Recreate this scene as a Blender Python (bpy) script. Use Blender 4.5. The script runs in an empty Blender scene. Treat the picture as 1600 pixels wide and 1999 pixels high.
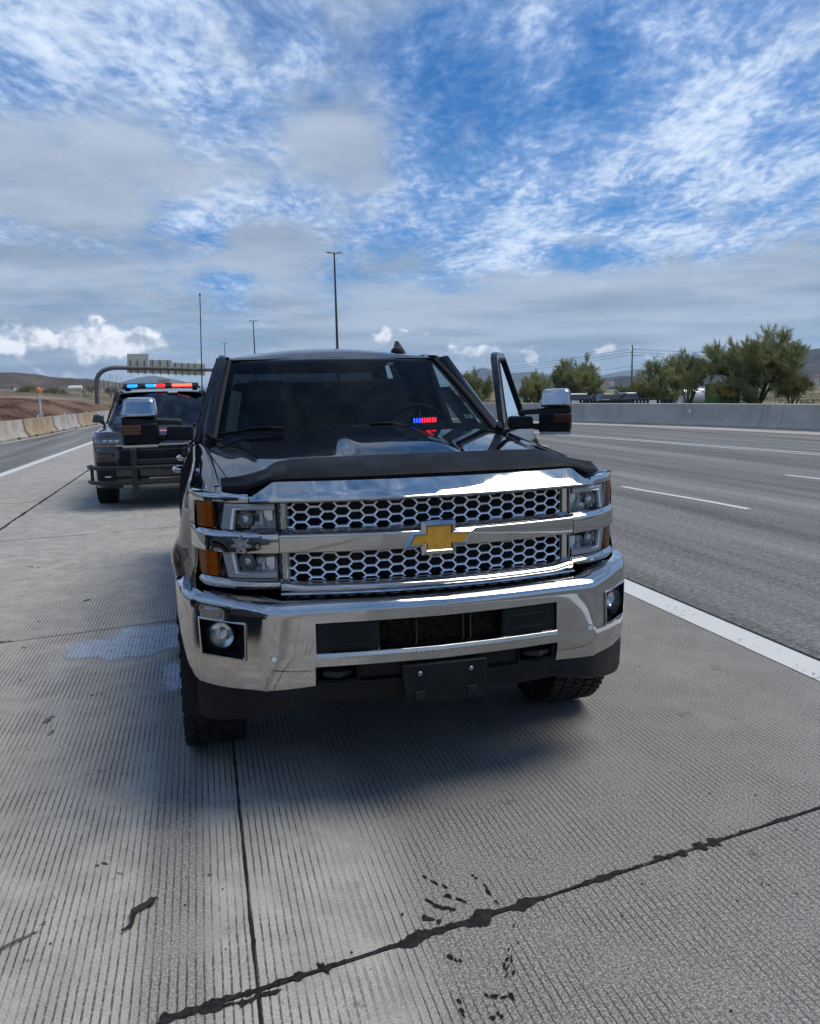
import bpy, bmesh, math, random
import numpy as np
from mathutils import Vector, Matrix, noise as mnoise
R = math.radians
rnd = random.Random(7)
scene = bpy.context.scene
C = scene.collection

# ------------------------------------------------------------------ camera
W0, H0, FPX = 1600.0, 1999.0, 1586.28
CAM = Vector((-0.868, -2.893, 1.6255))
YAW, PITCH, ROLL = R(14.314), R(8.367), R(-1.243)
FW = Vector((math.sin(YAW)*math.cos(PITCH), math.cos(YAW)*math.cos(PITCH), -math.sin(PITCH)))
_rt = Vector((math.cos(YAW), -math.sin(YAW), 0)); _up = _rt.cross(FW)
RT = _rt*math.cos(ROLL) + _up*math.sin(ROLL)
UP = -_rt*math.sin(ROLL) + _up*math.cos(ROLL)
cd = bpy.data.cameras.new('camera'); cam = bpy.data.objects.new('camera', cd); C.objects.link(cam)
cam.matrix_world = Matrix(((RT.x, UP.x, -FW.x, CAM.x), (RT.y, UP.y, -FW.y, CAM.y), (RT.z, UP.z, -FW.z, CAM.z), (0, 0, 0, 1)))
cd.sensor_fit = 'HORIZONTAL'; cd.sensor_width = 36.0; cd.lens = 36.0*FPX/W0
cd.clip_start = 0.05; cd.clip_end = 60000
scene.camera = cam
scene.render.resolution_x = 820; scene.render.resolution_y = 1024

def ray(px, py): return FW + RT*((px-W0/2)/FPX) - UP*((py-H0/2)/FPX)
def at(px, py, Y):
    d = ray(px, py); return CAM + d*((Y-CAM.y)/d.y)
def gnd(px, py, z=0.0):
    d = ray(px, py); return CAM + d*((z-CAM.z)/d.z)

# ------------------------------------------------------------------ node helpers
class N:
    def __init__(s, tree): s.t = tree; s.n = tree.nodes; s.l = tree.links
    def new(s, typ, **kw):
        n = s.n.new(typ)
        for k, v in kw.items(): setattr(n, k, v)
        return n
    def put(s, sock, v):
        if isinstance(v, bpy.types.NodeSocket): s.l.new(v, sock)
        elif v is not None:
            try: sock.default_value = v
            except Exception:
                if hasattr(v, '__len__') and len(v) == 3: sock.default_value = (*v, 1)
                else: raise
    def math(s, op, a, b=None, c=None, clamp=False):
        n = s.new('ShaderNodeMath', operation=op, use_clamp=clamp)
        s.put(n.inputs[0], a)
        if b is not None: s.put(n.inputs[1], b)
        if c is not None: s.put(n.inputs[2], c)
        return n.outputs[0]
    def vmath(s, op, a, b=None, sc=None):
        n = s.new('ShaderNodeVectorMath', operation=op); s.put(n.inputs[0], a)
        if b is not None: s.put(n.inputs[1], b)
        if sc is not None: s.put(n.inputs['Scale'], sc)
        return n.outputs['Value'] if op in ('DOT_PRODUCT', 'LENGTH', 'DISTANCE') else n.outputs[0]
    def comb(s, x, y, z):
        n = s.new('ShaderNodeCombineXYZ'); s.put(n.inputs[0], x); s.put(n.inputs[1], y); s.put(n.inputs[2], z); return n.outputs[0]
    def sep(s, v):
        n = s.new('ShaderNodeSeparateXYZ'); s.put(n.inputs[0], v); return n.outputs
    def noise(s, vec, scale, detail=3, rough=.5, dist=0.0, col=False, lac=2.0):
        n = s.new('ShaderNodeTexNoise'); n.noise_dimensions = '3D'
        s.put(n.inputs['Vector'], vec); s.put(n.inputs['Scale'], scale); s.put(n.inputs['Detail'], detail)
        s.put(n.inputs['Roughness'], rough); s.put(n.inputs['Distortion'], dist); s.put(n.inputs['Lacunarity'], lac)
        return n.outputs['Color'] if col else n.outputs['Fac']
    def ramp(s, v, a, b, lo=0.0, hi=1.0, smooth=True):
        n = s.new('ShaderNodeMapRange', interpolation_type='SMOOTHSTEP' if smooth else 'LINEAR', clamp=True)
        s.put(n.inputs[0], v); s.put(n.inputs[1], a); s.put(n.inputs[2], b); s.put(n.inputs[3], lo); s.put(n.inputs[4], hi)
        return n.outputs[0]
    def mix(s, fac, a, b, blend='MIX'):
        n = s.new('ShaderNodeMix', data_type='RGBA', blend_type=blend, clamp_factor=True)
        s.put(n.inputs['Factor'], fac); s.put(n.inputs[6], a); s.put(n.inputs[7], b)
        return n.outputs[2]
def rgb(h, g=1.0):
    h = h.lstrip('#'); o = []
    for i in (0, 2, 4):
        c = int(h[i:i+2], 16)/255; o.append((c/12.92 if c <= .04045 else ((c+.055)/1.055)**2.4)*g)
    return tuple(o)

# ------------------------------------------------------------------ world: Nishita sky + broken cloud layers
SUN_EL, SUN_AZ = R(62), R(92)      # azimuth measured from +Y towards +X (sun high on the right, veiled by cloud)
world = bpy.data.worlds.new('World'); scene.world = world; world.use_nodes = True
def build_world():
    t = world.node_tree; t.nodes.clear(); n = N(t)
    S = 0.10
    tc = n.new('ShaderNodeTexCoord'); d = tc.outputs['Generated']
    sky = n.new('ShaderNodeTexSky', sky_type='NISHITA'); sky.sun_disc = False
    sky.sun_elevation = SUN_EL; sky.sun_rotation = SUN_AZ; sky.air_density = 1.0; sky.dust_density = .6; sky.ozone_density = 2.5
    k = lambda c: tuple(x/S for x in c)
    x, y, z = n.sep(d)
    zc = n.math('MAXIMUM', z, 0.0)
    den = n.math('ADD', zc, 0.085)
    # rotate so that v runs along the view azimuth (bands converge there)
    a = R(16); ca, sa = math.cos(a), math.sin(a)
    u = n.math('DIVIDE', n.math('SUBTRACT', n.math('MULTIPLY', x, ca), n.math('MULTIPLY', y, sa)), den)
    v = n.math('DIVIDE', n.math('ADD', n.math('MULTIPLY', x, sa), n.math('MULTIPLY', y, ca)), den)
    P = n.comb(u, v, 0.0)
    az = n.math('ARCTAN2', x, y)            # radians, 0 = +Y
    el = n.math('ARCSINE', z)
    def blob(azd, eld, wa, we):
        # soft elliptic weight round one direction (degrees)
        q1 = n.math('DIVIDE', n.math('SUBTRACT', az, R(azd)), R(wa)); q2 = n.math('DIVIDE', n.math('SUBTRACT', el, R(eld)), R(we))
        r2 = n.math('ADD', n.math('MULTIPLY', q1, q1), n.math('MULTIPLY', q2, q2))
        return n.math('POWER', 2.718, n.math('MULTIPLY', r2, -1.0))
    return n, t, S, k, sky, d, x, y, z, u, v, P, az, el, blob
def finish_world():
    n, t, S, k, sky, d, x, y, z, u, v, P, az, el, blob = build_world()
    def bp(px, py, wx, wy):
        q = ray(px, py).normalized()
        return blob(math.degrees(math.atan2(q.x, q.y)), math.degrees(math.asin(q.z)), math.degrees(wx/FPX), math.degrees(wy/FPX))
    def total(items):
        acc = None
        for px, py, wx, wy, amp in items:
            b = n.math('MULTIPLY', bp(px, py, wx, wy), amp)
            acc = b if acc is None else n.math('ADD', acc, b)
        return acc
    # --- clear sky, a little deeper blue than the raw model
    base = n.mix(1.0, sky.outputs[0], (0.15, 0.47, 0.80, 1), 'MULTIPLY')
    # --- warp
    w = n.noise(P, 1.1, 3, .55, col=True)
    Pw = n.vmath('ADD', P, n.vmath('SCALE', n.vmath('SUBTRACT', w, (.5, .5, .5)), sc=0.32))
    us, vs, _ = n.sep(Pw)
    Pst = n.comb(us, n.math('MULTIPLY', vs, .42), 3.1)
    # --- high rippled cloud
    big = n.noise(Pst, 1.25, 4, .55)
    mid = n.noise(n.comb(us, n.math('MULTIPLY', vs, .45), 7.0), 8.5, 5, .60)
    fine = n.noise(n.comb(us, n.math('MULTIPLY', vs, .60), 1.0), 27.0, 3, .6)
    blue = total([(1165, 175, 100, 105, -.38), (1000, 250, 70, 90, -.16), (1225, 410, 110, 42, -.40), (1150, 497, 85, 26, -.42),
                  (625, 225, 110, 40, -.20), (650, 335, 75, 25, -.26), (860, 130, 90, 70, -.16), (1440, 425, 120, 16, -.22), (520, 55, 90, 35, -.15), (900, 230, 50, 50, -.08)])
    white = total([(1480, 350, 230, 55, .26), (1320, 455, 190, 45, .30), (1000, 510, 190, 45, .22), (390, 420, 90, 60, .22), (1450, 130, 230, 120, .16), (1060, 60, 40, 90, .22), (90, 90, 240, 110, .16), (560, 160, 70, 40, .10)])
    f = n.math('ADD', n.math('ADD', big, n.math('MULTIPLY', n.math('SUBTRACT', mid, .5), 1.0)), n.math('MULTIPLY', n.math('SUBTRACT', fine, .5), .66))
    f = n.math('ADD', n.math('ADD', f, blue), white)
    hi = n.ramp(f, .10, .80)
    hicol = n.mix(n.ramp(f, .40, 1.12), k((.23, .36, .61)), k((.72, .80, .90)))
    c = n.mix(n.math('MULTIPLY', hi, .90), base, hicol)
    # --- low grey sheet (soft patches, closing up towards the horizon)
    gz = n.noise(n.comb(n.math('MULTIPLY', us, .55), n.math('MULTIPLY', vs, .22), 11.0), 1.0, 4, .5)
    gs = n.noise(n.comb(n.math('MULTIPLY', us, .9), n.math('MULTIPLY', vs, .5), 5.0), 3.2, 5, .58)
    grey = total([(150, 365, 280, 75, .38), (60, 250, 240, 50, .10), (640, 290, 110, 80, .36), (730, 210, 70, 70, .16), (520, 470, 105, 45, .36), (1340, 575, 330, 50, .36), (1080, 620, 260, 40, .26), (120, 520, 330, 35, .26), (1130, 470, 70, 14, .22),
                  (1000, 500, 180, 40, -.10), (390, 430, 80, 45, -.22), (1450, 300, 300, 100, -.12), (1180, 200, 200, 150, -.35), (1400, 610, 120, 10, -.25), (1300, 630, 100, 8, -.2), (440, 540, 60, 18, -.25)])
    hor = n.ramp(el, R(2.0), R(12.5), .36, 0.0)
    g = n.math('ADD', n.math('ADD', gz, n.math('MULTIPLY', n.math('SUBTRACT', gs, .5), n.ramp(el, R(1.5), R(9), .3, .95))), n.math('ADD', grey, hor))
    ga = n.ramp(g, .50, .86)
    shade = n.noise(n.comb(n.math('MULTIPLY', us, .55), vs, 2.0), 1.3, 5, .55)
    gcol = n.mix(n.ramp(shade, .32, .68), k((.225, .285, .37)), k((.385, .45, .54)))
    c = n.mix(n.math('MULTIPLY', ga, .90), c, gcol)
    # --- heaped cumulus near the horizon
    D = n.comb(n.math('MULTIPLY', az, 1.0), n.math('MULTIPLY', el, 1.25), 0.0)
    cw = n.noise(D, 30.0, 4, .6, col=True)
    Dw = n.vmath('ADD', D, n.vmath('SCALE', n.vmath('SUBTRACT', cw, (.5, .5, .5)), sc=0.022))
    cn = n.noise(Dw, 26.0, 6, .55)
    lowband = n.ramp(el, R(1.0), R(6.0), .015, -.34)
    heaps = total([(10, 632, 60, 38, .34), (195, 642, 92, 42, .36), (100, 668, 110, 20, .24), (285, 668, 70, 20, .25), (290, 600, 50, 22, .18), (760, 650, 55, 30, .24), (870, 672, 90, 22, .14), (560, 670, 60, 18, .14), (190, 615, 28, 22, .10)])
    cf = n.math('ADD', n.math('ADD', cn, lowband), heaps)
    ca_ = n.ramp(cf, .52, .68)
    # brightness: lit from above -> compare with the field a little higher up
    Dup = n.vmath('ADD', Dw, (0.004, 0.013, 0.0))
    cn2 = n.noise(Dup, 26.0, 6, .55)
    lit = n.ramp(n.math('SUBTRACT', n.math('ADD', cn, .04), n.math('ADD', cn2, n.ramp(cf, .62, 1.0, 0.0, .10))), -.10, .10)
    ccol = n.mix(lit, k((.36, .41, .50)), k((.88, .90, .93)))
    c = n.mix(n.math('MULTIPLY', ca_, n.ramp(el, R(.8), R(3.0), .35, .92)), c, ccol)
    # --- below the horizon: ground bounce colour, never seen
    c = n.mix(n.ramp(z, -.02, 0.0), k((.20, .19, .18)), c)
    bg = n.new('ShaderNodeBackground'); n.put(bg.inputs[0], c); bg.inputs[1].default_value = S*.475
    out = n.new('ShaderNodeOutputWorld'); n.l.new(bg.outputs[0], out.inputs[0])
finish_world()
world.cycles.sampling_method = 'MANUAL'; world.cycles.sample_map_resolution = 512

sl = bpy.data.lights.new('sun', 'SUN'); sl.energy = 1.0; sl.angle = R(36); sl.color = (1.0, .92, .79)
sun = bpy.data.objects.new('sun', sl); C.objects.link(sun)
_sd = Vector((math.sin(SUN_AZ)*math.cos(SUN_EL), math.cos(SUN_AZ)*math.cos(SUN_EL), math.sin(SUN_EL)))
sun.rotation_euler = _sd.to_track_quat('Z', 'Y').to_euler(); sun.location = _sd*60
vs_ = scene.view_settings
vs_.view_transform = 'Standard'; vs_.look = 'None'; vs_.exposure = 1.47; vs_.gamma = 1.0; vs_.use_curve_mapping = False
cy = scene.cycles
cy.use_denoising = True; cy.max_bounces = 10; cy.diffuse_bounces = 3; cy.glossy_bounces = 6; cy.transmission_bounces = 6; cy.transparent_max_bounces = 16; cy.volume_bounces = 2
cy.sample_clamp_indirect = 6.0; cy.caustics_reflective = False; cy.caustics_refractive = False; cy.use_adaptive_sampling = True; cy.adaptive_threshold = 0.018
try: cy.denoiser = 'OPENIMAGEDENOISE'
except Exception: pass

# ------------------------------------------------------------------ materials
MATS = {}
def mat(name, color=(.5, .5, .5), rough=.5, metal=0.0, coat=0.0, spec=.5, emit=None, estr=0.0, fn=None, trans=0.0, ior=1.45, coat_rough=.03):
    if name in MATS: return MATS[name]
    m = bpy.data.materials.new(name); m.use_nodes = True; MATS[name] = m
    n = N(m.node_tree); b = m.node_tree.nodes['Principled BSDF']
    b.inputs['Base Color'].default_value = (*color, 1); b.inputs['Roughness'].default_value = rough; b.inputs['Metallic'].default_value = metal
    b.inputs['Coat Weight'].default_value = coat; b.inputs['Coat Roughness'].default_value = coat_rough
    b.inputs['Specular IOR Level'].default_value = spec; b.inputs['Transmission Weight'].default_value = trans; b.inputs['IOR'].default_value = ior
    if emit: b.inputs['Emission Color'].default_value = (*emit, 1); b.inputs['Emission Strength'].default_value = estr
    if fn: fn(n, b)
    return m
def objco(n): return n.new('ShaderNodeTexCoord').outputs['Object']
def geopos(n): return n.new('ShaderNodeNewGeometry').outputs['Position']
def bump(n, b, h, strength=.3, dist=.01):
    q = n.new('ShaderNodeBump'); q.inputs['Strength'].default_value = strength; q.inputs['Distance'].default_value = dist
    n.put(q.inputs['Height'], h); n.l.new(q.outputs[0], b.inputs['Normal']); return q
def speck(c1, c2, scale, detail=4, r0=None, r1=None, bs=0.0, bd=.01, lo=.35, hi=.65):
    def fn(n, b):
        p = objco(n); f = n.noise(p, scale, detail, .6)
        n.put(b.inputs['Base Color'], n.mix(n.ramp(f, lo, hi), (*c1, 1), (*c2, 1)))
        if r0 is not None: n.put(b.inputs['Roughness'], n.ramp(f, .3, .7, r0, r1))
        if bs: bump(n, b, f, bs, bd)
    return fn

def f_paint(n, b):
    p = objco(n)
    dust = n.noise(p, 3.0, 5, .65)
    n.put(b.inputs['Base Color'], n.mix(n.ramp(dust, .45, .85), (.0030, .0042, .008, 1), (.008, .009, .012, 1)))
    n.put(b.inputs['Roughness'], n.ramp(n.noise(p, 7.0, 4, .6), .4, .8, .02, .07))
    bump(n, b, n.noise(p, 2.2, 2, .5), .02, .02)
PAINT = mat('truck_paint', (.005, .007, .012), .035, coat=0.0, spec=.24, fn=f_paint)
def f_chrome(n, b):
    p = objco(n)
    sp = n.noise(p, 90.0, 3, .7); sm = n.noise(p, 4.0, 4, .6)
    n.put(b.inputs['Roughness'], n.math('ADD', n.ramp(sm, .45, .75, .035, .095), n.ramp(sp, .66, .74, 0.0, .10)))
    n.put(b.inputs['Base Color'], n.mix(n.ramp(sm, .4, .8), (.50, .505, .51, 1), (.40, .40, .395, 1)))
    n.put(b.inputs['Base Color'], n.mix(n.ramp(n.noise(p, 150.0, 2, .6), .70, .76, 0, .6), n.mix(n.ramp(sm, .4, .8), (.50, .505, .51, 1), (.40, .40, .395, 1)), (.12, .11, .10, 1)))
    bump(n, b, n.noise(p, 5.0, 2, .5), .06, .012)
CHROME = mat('chrome', (.8, .81, .82), .04, 1.0, fn=f_chrome)
SILVER = mat('grille_silver', (.92, .92, .93), .30, .85)
def f_plastic(n, b):
    p = objco(n); f = n.noise(p, 6.0, 5, .65); g = n.noise(p, 160.0, 2, .5)
    n.put(b.inputs['Base Color'], n.mix(n.ramp(f, .4, .75), (.008, .009, .010, 1), (.020, .021, .022, 1)))
    n.put(b.inputs['Roughness'], n.ramp(f, .35, .7, .42, .6)); bump(n, b, g, .12, .001)
PLASTIC = mat('black_plastic', (.014, .015, .016), .5, spec=.22, fn=f_plastic)
BLACK = mat('matte_black', (.006, .006, .007), .7)
SHIELD = mat('smoked_shield', (.006, .007, .008), .55, spec=.12, fn=lambda n, b: (n.put(b.inputs['Roughness'], n.ramp(n.noise(objco(n), 5, 4, .6), .35, .7, .46, .58)), n.put(b.inputs['Base Color'], n.mix(n.ramp(n.noise(objco(n), 9, 5, .65), .42, .72), (.006, .0065, .008, 1), (.013, .014, .015, 1)))))
def f_rubber(n, b):
    p = objco(n); f = n.noise(p, 12.0, 5, .65)
    n.put(b.inputs['Base Color'], n.mix(n.ramp(f, .42, .75), (.010, .010, .010, 1), (.035, .032, .029, 1)))
    bump(n, b, n.noise(p, 120, 2, .5), .2, .002)
RUBBER = mat('tyre_rubber', (.012, .012, .012), .75, fn=f_rubber)
SEAL = mat('rubber_seal', (.005, .005, .005), .5, spec=.15)
AMBER = mat('amber_lens', (.60, .10, .012), .16, coat=.6, fn=lambda n, b: (n.put(b.inputs['Base Color'], n.mix(n.ramp(n.noise(n.vmath('MULTIPLY', objco(n), (120, 120, 300)), 1.0, 2, .6), .36, .62), (1.0, .070, .004, 1), (1.0, .34, .025, 1))), bump(n, b, n.noise(n.vmath('MULTIPLY', objco(n), (60, 60, 160)), 1.0, 2, .5), .4, .003)))
DRL = mat('light_pipe', (.95, .96, .96), .3, coat=.2)
AMBERD = mat('dark_amber_lens', (.22, .045, .010), .2, coat=.6, fn=lambda n, b: n.put(b.inputs['Base Color'], n.mix(n.ramp(n.math('FRACT', n.math('MULTIPLY', n.sep(objco(n))[2], 56.0)), .3, .7), (.035, .006, .002, 1), (.11, .018, .005, 1))))
HOUSE = mat('lamp_housing', (.86, .87, .88), .28, .85)
LENSD = mat('projector_lens', (.62, .68, .68), .06, .55, coat=1.0, spec=.8)
GOLD = mat('gold_emblem', (.68, .38, .05), .40, .25, fn=speck((.68, .33, .035), (.80, .41, .05), 60, 3, .35, .5))
INT = mat('interior_grey', (.030, .034, .038), .7)
INTD = mat('interior_dark', (.008, .009, .010), .75)
INTL = mat('interior_trim', (.20, .23, .23), .6)
def glassmat(name, tint, refl=1.0, ior=1.5):
    if name in MATS: return MATS[name]
    m = bpy.data.materials.new(name); m.use_nodes = True; MATS[name] = m; t = m.node_tree; t.nodes.clear(); n = N(t)
    fr = n.new('ShaderNodeFresnel'); fr.inputs[0].default_value = ior
    tr = n.new('ShaderNodeBsdfTransparent'); tr.inputs[0].default_value = (*tint, 1)
    gl = n.new('ShaderNodeBsdfGlossy'); gl.inputs['Roughness'].default_value = .01; gl.inputs[0].default_value = (refl*.82, refl*.92, refl, 1)
    mx = n.new('ShaderNodeMixShader'); n.l.new(fr.outputs[0], mx.inputs[0]); n.l.new(tr.outputs[0], mx.inputs[1]); n.l.new(gl.outputs[0], mx.inputs[2])
    o = n.new('ShaderNodeOutputMaterial'); n.l.new(mx.outputs[0], o.inputs[0]); return m
GLASSW = glassmat('windshield_glass', (.40, .50, .52), .22)
GLASSD = glassmat('door_glass', (.62, .68, .68))
GLASSP = glassmat('privacy_glass', (.06, .07, .08))
LENS = glassmat('clear_lens', (.98, .985, .99), .55)

# ------------------------------------------------------------------ mesh helpers
class G:
    def __init__(s): s.v = []; s.f = []
    def grid(s, rows, hole=None, flip=False, close=False):
        o = len(s.v); nr = len(rows); nc = len(rows[0])
        for r in rows: s.v += [tuple(p) for p in r]
        for i in range(nr-1):
            for j in range(nc if close else nc-1):
                if hole and hole(i, j): continue
                j2 = (j+1) % nc
                q = (o+i*nc+j, o+i*nc+j2, o+(i+1)*nc+j2, o+(i+1)*nc+j)
                s.f.append(q[::-1] if flip else q)
        return s
    def box(s, c, sz, rot=None):
        o = len(s.v); hx, hy, hz = sz[0]/2, sz[1]/2, sz[2]/2
        for x, y, z in ((-1,-1,-1),(1,-1,-1),(1,1,-1),(-1,1,-1),(-1,-1,1),(1,-1,1),(1,1,1),(-1,1,1)):
            p = Vector((x*hx, y*hy, z*hz))
            if rot is not None: p = rot @ p
            s.v.append((p.x+c[0], p.y+c[1], p.z+c[2]))
        s.f += [tuple(o+i for i in q) for q in ((0,3,2,1),(4,5,6,7),(0,1,5,4),(1,2,6,5),(2,3,7,6),(3,0,4,7))]
        return s
    def hull8(s, pts):
        o = len(s.v); s.v += [tuple(p) for p in pts]
        s.f += [tuple(o+i for i in q) for q in ((0,3,2,1),(4,5,6,7),(0,1,5,4),(1,2,6,5),(2,3,7,6),(3,0,4,7))]; return s
    def tube(s, pts, r, n=8, caps=True):
        pts = [Vector(p) for p in pts]; o = len(s.v); rr = r if hasattr(r, '__len__') else [r]*len(pts)
        prev = None
        for i, p in enumerate(pts):
            t = (pts[min(i+1, len(pts)-1)] - pts[max(i-1, 0)]).normalized()
            a = prev - t*prev.dot(t) if prev is not None else (Vector((0, 0, 1)) if abs(t.z) < .9 else Vector((1, 0, 0)))
            a = (a - t*a.dot(t)).normalized(); prev = a; b = t.cross(a)
            for k in range(n):
                q = 2*math.pi*k/n; w = p + (a*math.cos(q) + b*math.sin(q))*rr[i]; s.v.append(tuple(w))
        for i in range(len(pts)-1):
            for k in range(n): s.f.append((o+i*n+k, o+i*n+(k+1) % n, o+(i+1)*n+(k+1) % n, o+(i+1)*n+k))
        if caps: s.f.append(tuple(o+k for k in range(n))[::-1]); s.f.append(tuple(o+(len(pts)-1)*n+k for k in range(n)))
        return s
    def prism(s, poly, vec):
        o = len(s.v); n = len(poly); v = Vector(vec)
        s.v += [tuple(p) for p in poly] + [tuple(Vector(p)+v) for p in poly]
        s.f.append(tuple(range(o, o+n))[::-1]); s.f.append(tuple(range(o+n, o+2*n)))
        for i in range(n): s.f.append((o+i, o+(i+1) % n, o+n+(i+1) % n, o+n+i))
        return s
    def ring(s, outer, inner, vec):
        # flat ring between two loops of the same count, extruded
        o = len(s.v); n = len(outer); v = Vector(vec)
        for L in (outer, inner): s.v += [tuple(p) for p in L]
        for L in (outer, inner): s.v += [tuple(Vector(p)+v) for p in L]
        for i in range(n):
            j = (i+1) % n
            s.f += [(o+i, o+j, o+n+j, o+n+i), (o+2*n+i, o+3*n+i, o+3*n+j, o+2*n+j), (o+i, o+2*n+i, o+2*n+j, o+j), (o+n+i, o+n+j, o+3*n+j, o+3*n+i)]
        return s
    def lathe(s, prof, n=32, axis='x', c=(0, 0, 0), close=True):
        o = len(s.v); m = len(prof)
        for k in range(n):
            q = 2*math.pi*k/n
            for a, r in prof:
                if axis == 'x': p = (a, r*math.cos(q), r*math.sin(q))
                elif axis == 'y': p = (r*math.cos(q), a, r*math.sin(q))
                else: p = (r*math.cos(q), r*math.sin(q), a)
                s.v.append((p[0]+c[0], p[1]+c[1], p[2]+c[2]))
        for k in range(n):
            k2 = (k+1) % n
            for i in range(m-1): s.f.append((o+k*m+i, o+k*m+i+1, o+k2*m+i+1, o+k2*m+i))
        return s
    def mirrored(s):
        g = G(); g.v = [(-x, y, z) for x, y, z in s.v]; g.f = [tuple(reversed(f)) for f in s.f]; return g
    def xf(s, M):
        g = G(); g.v = [tuple(M @ Vector(p)) for p in s.v]; g.f = list(s.f); return g
    def join(s, o):
        k = len(s.v); s.v += o.v; s.f += [tuple(i+k for i in f) for f in o.f]; return s
    def mesh(s, name, m, angle=32, recalc=True, weld=True):
        me = bpy.data.meshes.new(name); bm = bmesh.new()
        vs = [bm.verts.new(p) for p in s.v]
        for f in s.f:
            try: bm.faces.new([vs[i] for i in f])
            except ValueError: pass
        if weld: bmesh.ops.remove_doubles(bm, verts=bm.verts, dist=1e-5)
        bmesh.ops.dissolve_degenerate(bm, dist=1e-6, edges=bm.edges)
        if recalc: bmesh.ops.recalc_face_normals(bm, faces=bm.faces)
        ca = R(angle)
        for f in bm.faces: f.smooth = angle > 0
        for e in bm.edges:
            e.smooth = len(e.link_faces) == 2 and e.calc_face_angle(0) < ca
        bm.to_mesh(me); bm.free()
        if m: me.materials.append(m)
        return me
    def build(s, name, m, parent=None, angle=32, bevel=0.0, seg=2, solid=0.0, off=-1, sub=0, recalc=True, weld=True, bang=30):
        me = s.mesh(name, m, angle, recalc, weld)
        return link(name, me, parent, bevel, seg, solid, off, sub, bang)
def link(name, me, parent=None, bevel=0.0, seg=2, solid=0.0, off=-1, sub=0, bang=30):
    o = bpy.data.objects.new(name, me); C.objects.link(o)
    if parent is not None: o.parent = parent
    if solid:
        q = o.modifiers.new('s', 'SOLIDIFY'); q.thickness = solid; q.offset = off
    if bevel:
        q = o.modifiers.new('b', 'BEVEL'); q.width = bevel; q.segments = seg; q.limit_method = 'ANGLE'; q.angle_limit = R(bang); q.use_clamp_overlap = True
    if sub:
        q = o.modifiers.new('ss', 'SUBSURF'); q.levels = sub; q.render_levels = sub
    return o
def thing(name, label, cat, loc=(0, 0, 0), rz=0.0, group=None):
    o = bpy.data.objects.new(name, None); C.objects.link(o); o.location = loc; o.rotation_euler = (0, 0, rz); o.empty_display_size = .2
    return tag(o, label, cat, group)
def tag(o, label=None, cat=None, group=None, kind=None):
    if label: o['label'] = label
    if cat: o['category'] = cat
    if group: o['group'] = group
    if kind: o['kind'] = kind
    return o
def copy_tree(o, parent=None):
    c = o.copy(); C.objects.link(c); c.parent = parent
    for ch in list(o.children): copy_tree(ch, c)
    return c
def lerp(tab, x):
    if x <= tab[0][0]: return tab[0][1]
    for (a, p), (b, q) in zip(tab, tab[1:]):
        if x <= b: return p + (q-p)*(x-a)/(b-a)
    return tab[-1][1]
def slerp(tab, x):
    # smooth (monotone-ish cubic) interpolation
    xs = [a for a, _ in tab]; ys = [b for _, b in tab]
    if x <= xs[0]: return ys[0]
    if x >= xs[-1]: return ys[-1]
    n = len(xs); dl = [(ys[i+1]-ys[i])/(xs[i+1]-xs[i]) for i in range(n-1)]
    m = [dl[0]] + [0 if dl[i-1]*dl[i] <= 0 else 2*dl[i-1]*dl[i]/(dl[i-1]+dl[i]) for i in range(1, n-1)] + [dl[-1]]
    for i in range(n-1):
        if x <= xs[i+1]:
            h = xs[i+1]-xs[i]; t = (x-xs[i])/h
            return ((1+2*t)*(1-t)**2*ys[i] + t*(1-t)**2*h*m[i] + t*t*(3-2*t)*ys[i+1] + t*t*(t-1)*h*m[i+1])
def frange(a, b, n): return [a+(b-a)*i/(n-1) for i in range(n)]
def sm(a, b, x):
    t = max(0, min(1, (x-a)/(b-a))); return t*t*(3-2*t)
def pn(x, y, z=0.0): return mnoise.noise(Vector((x, y, z)))

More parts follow.
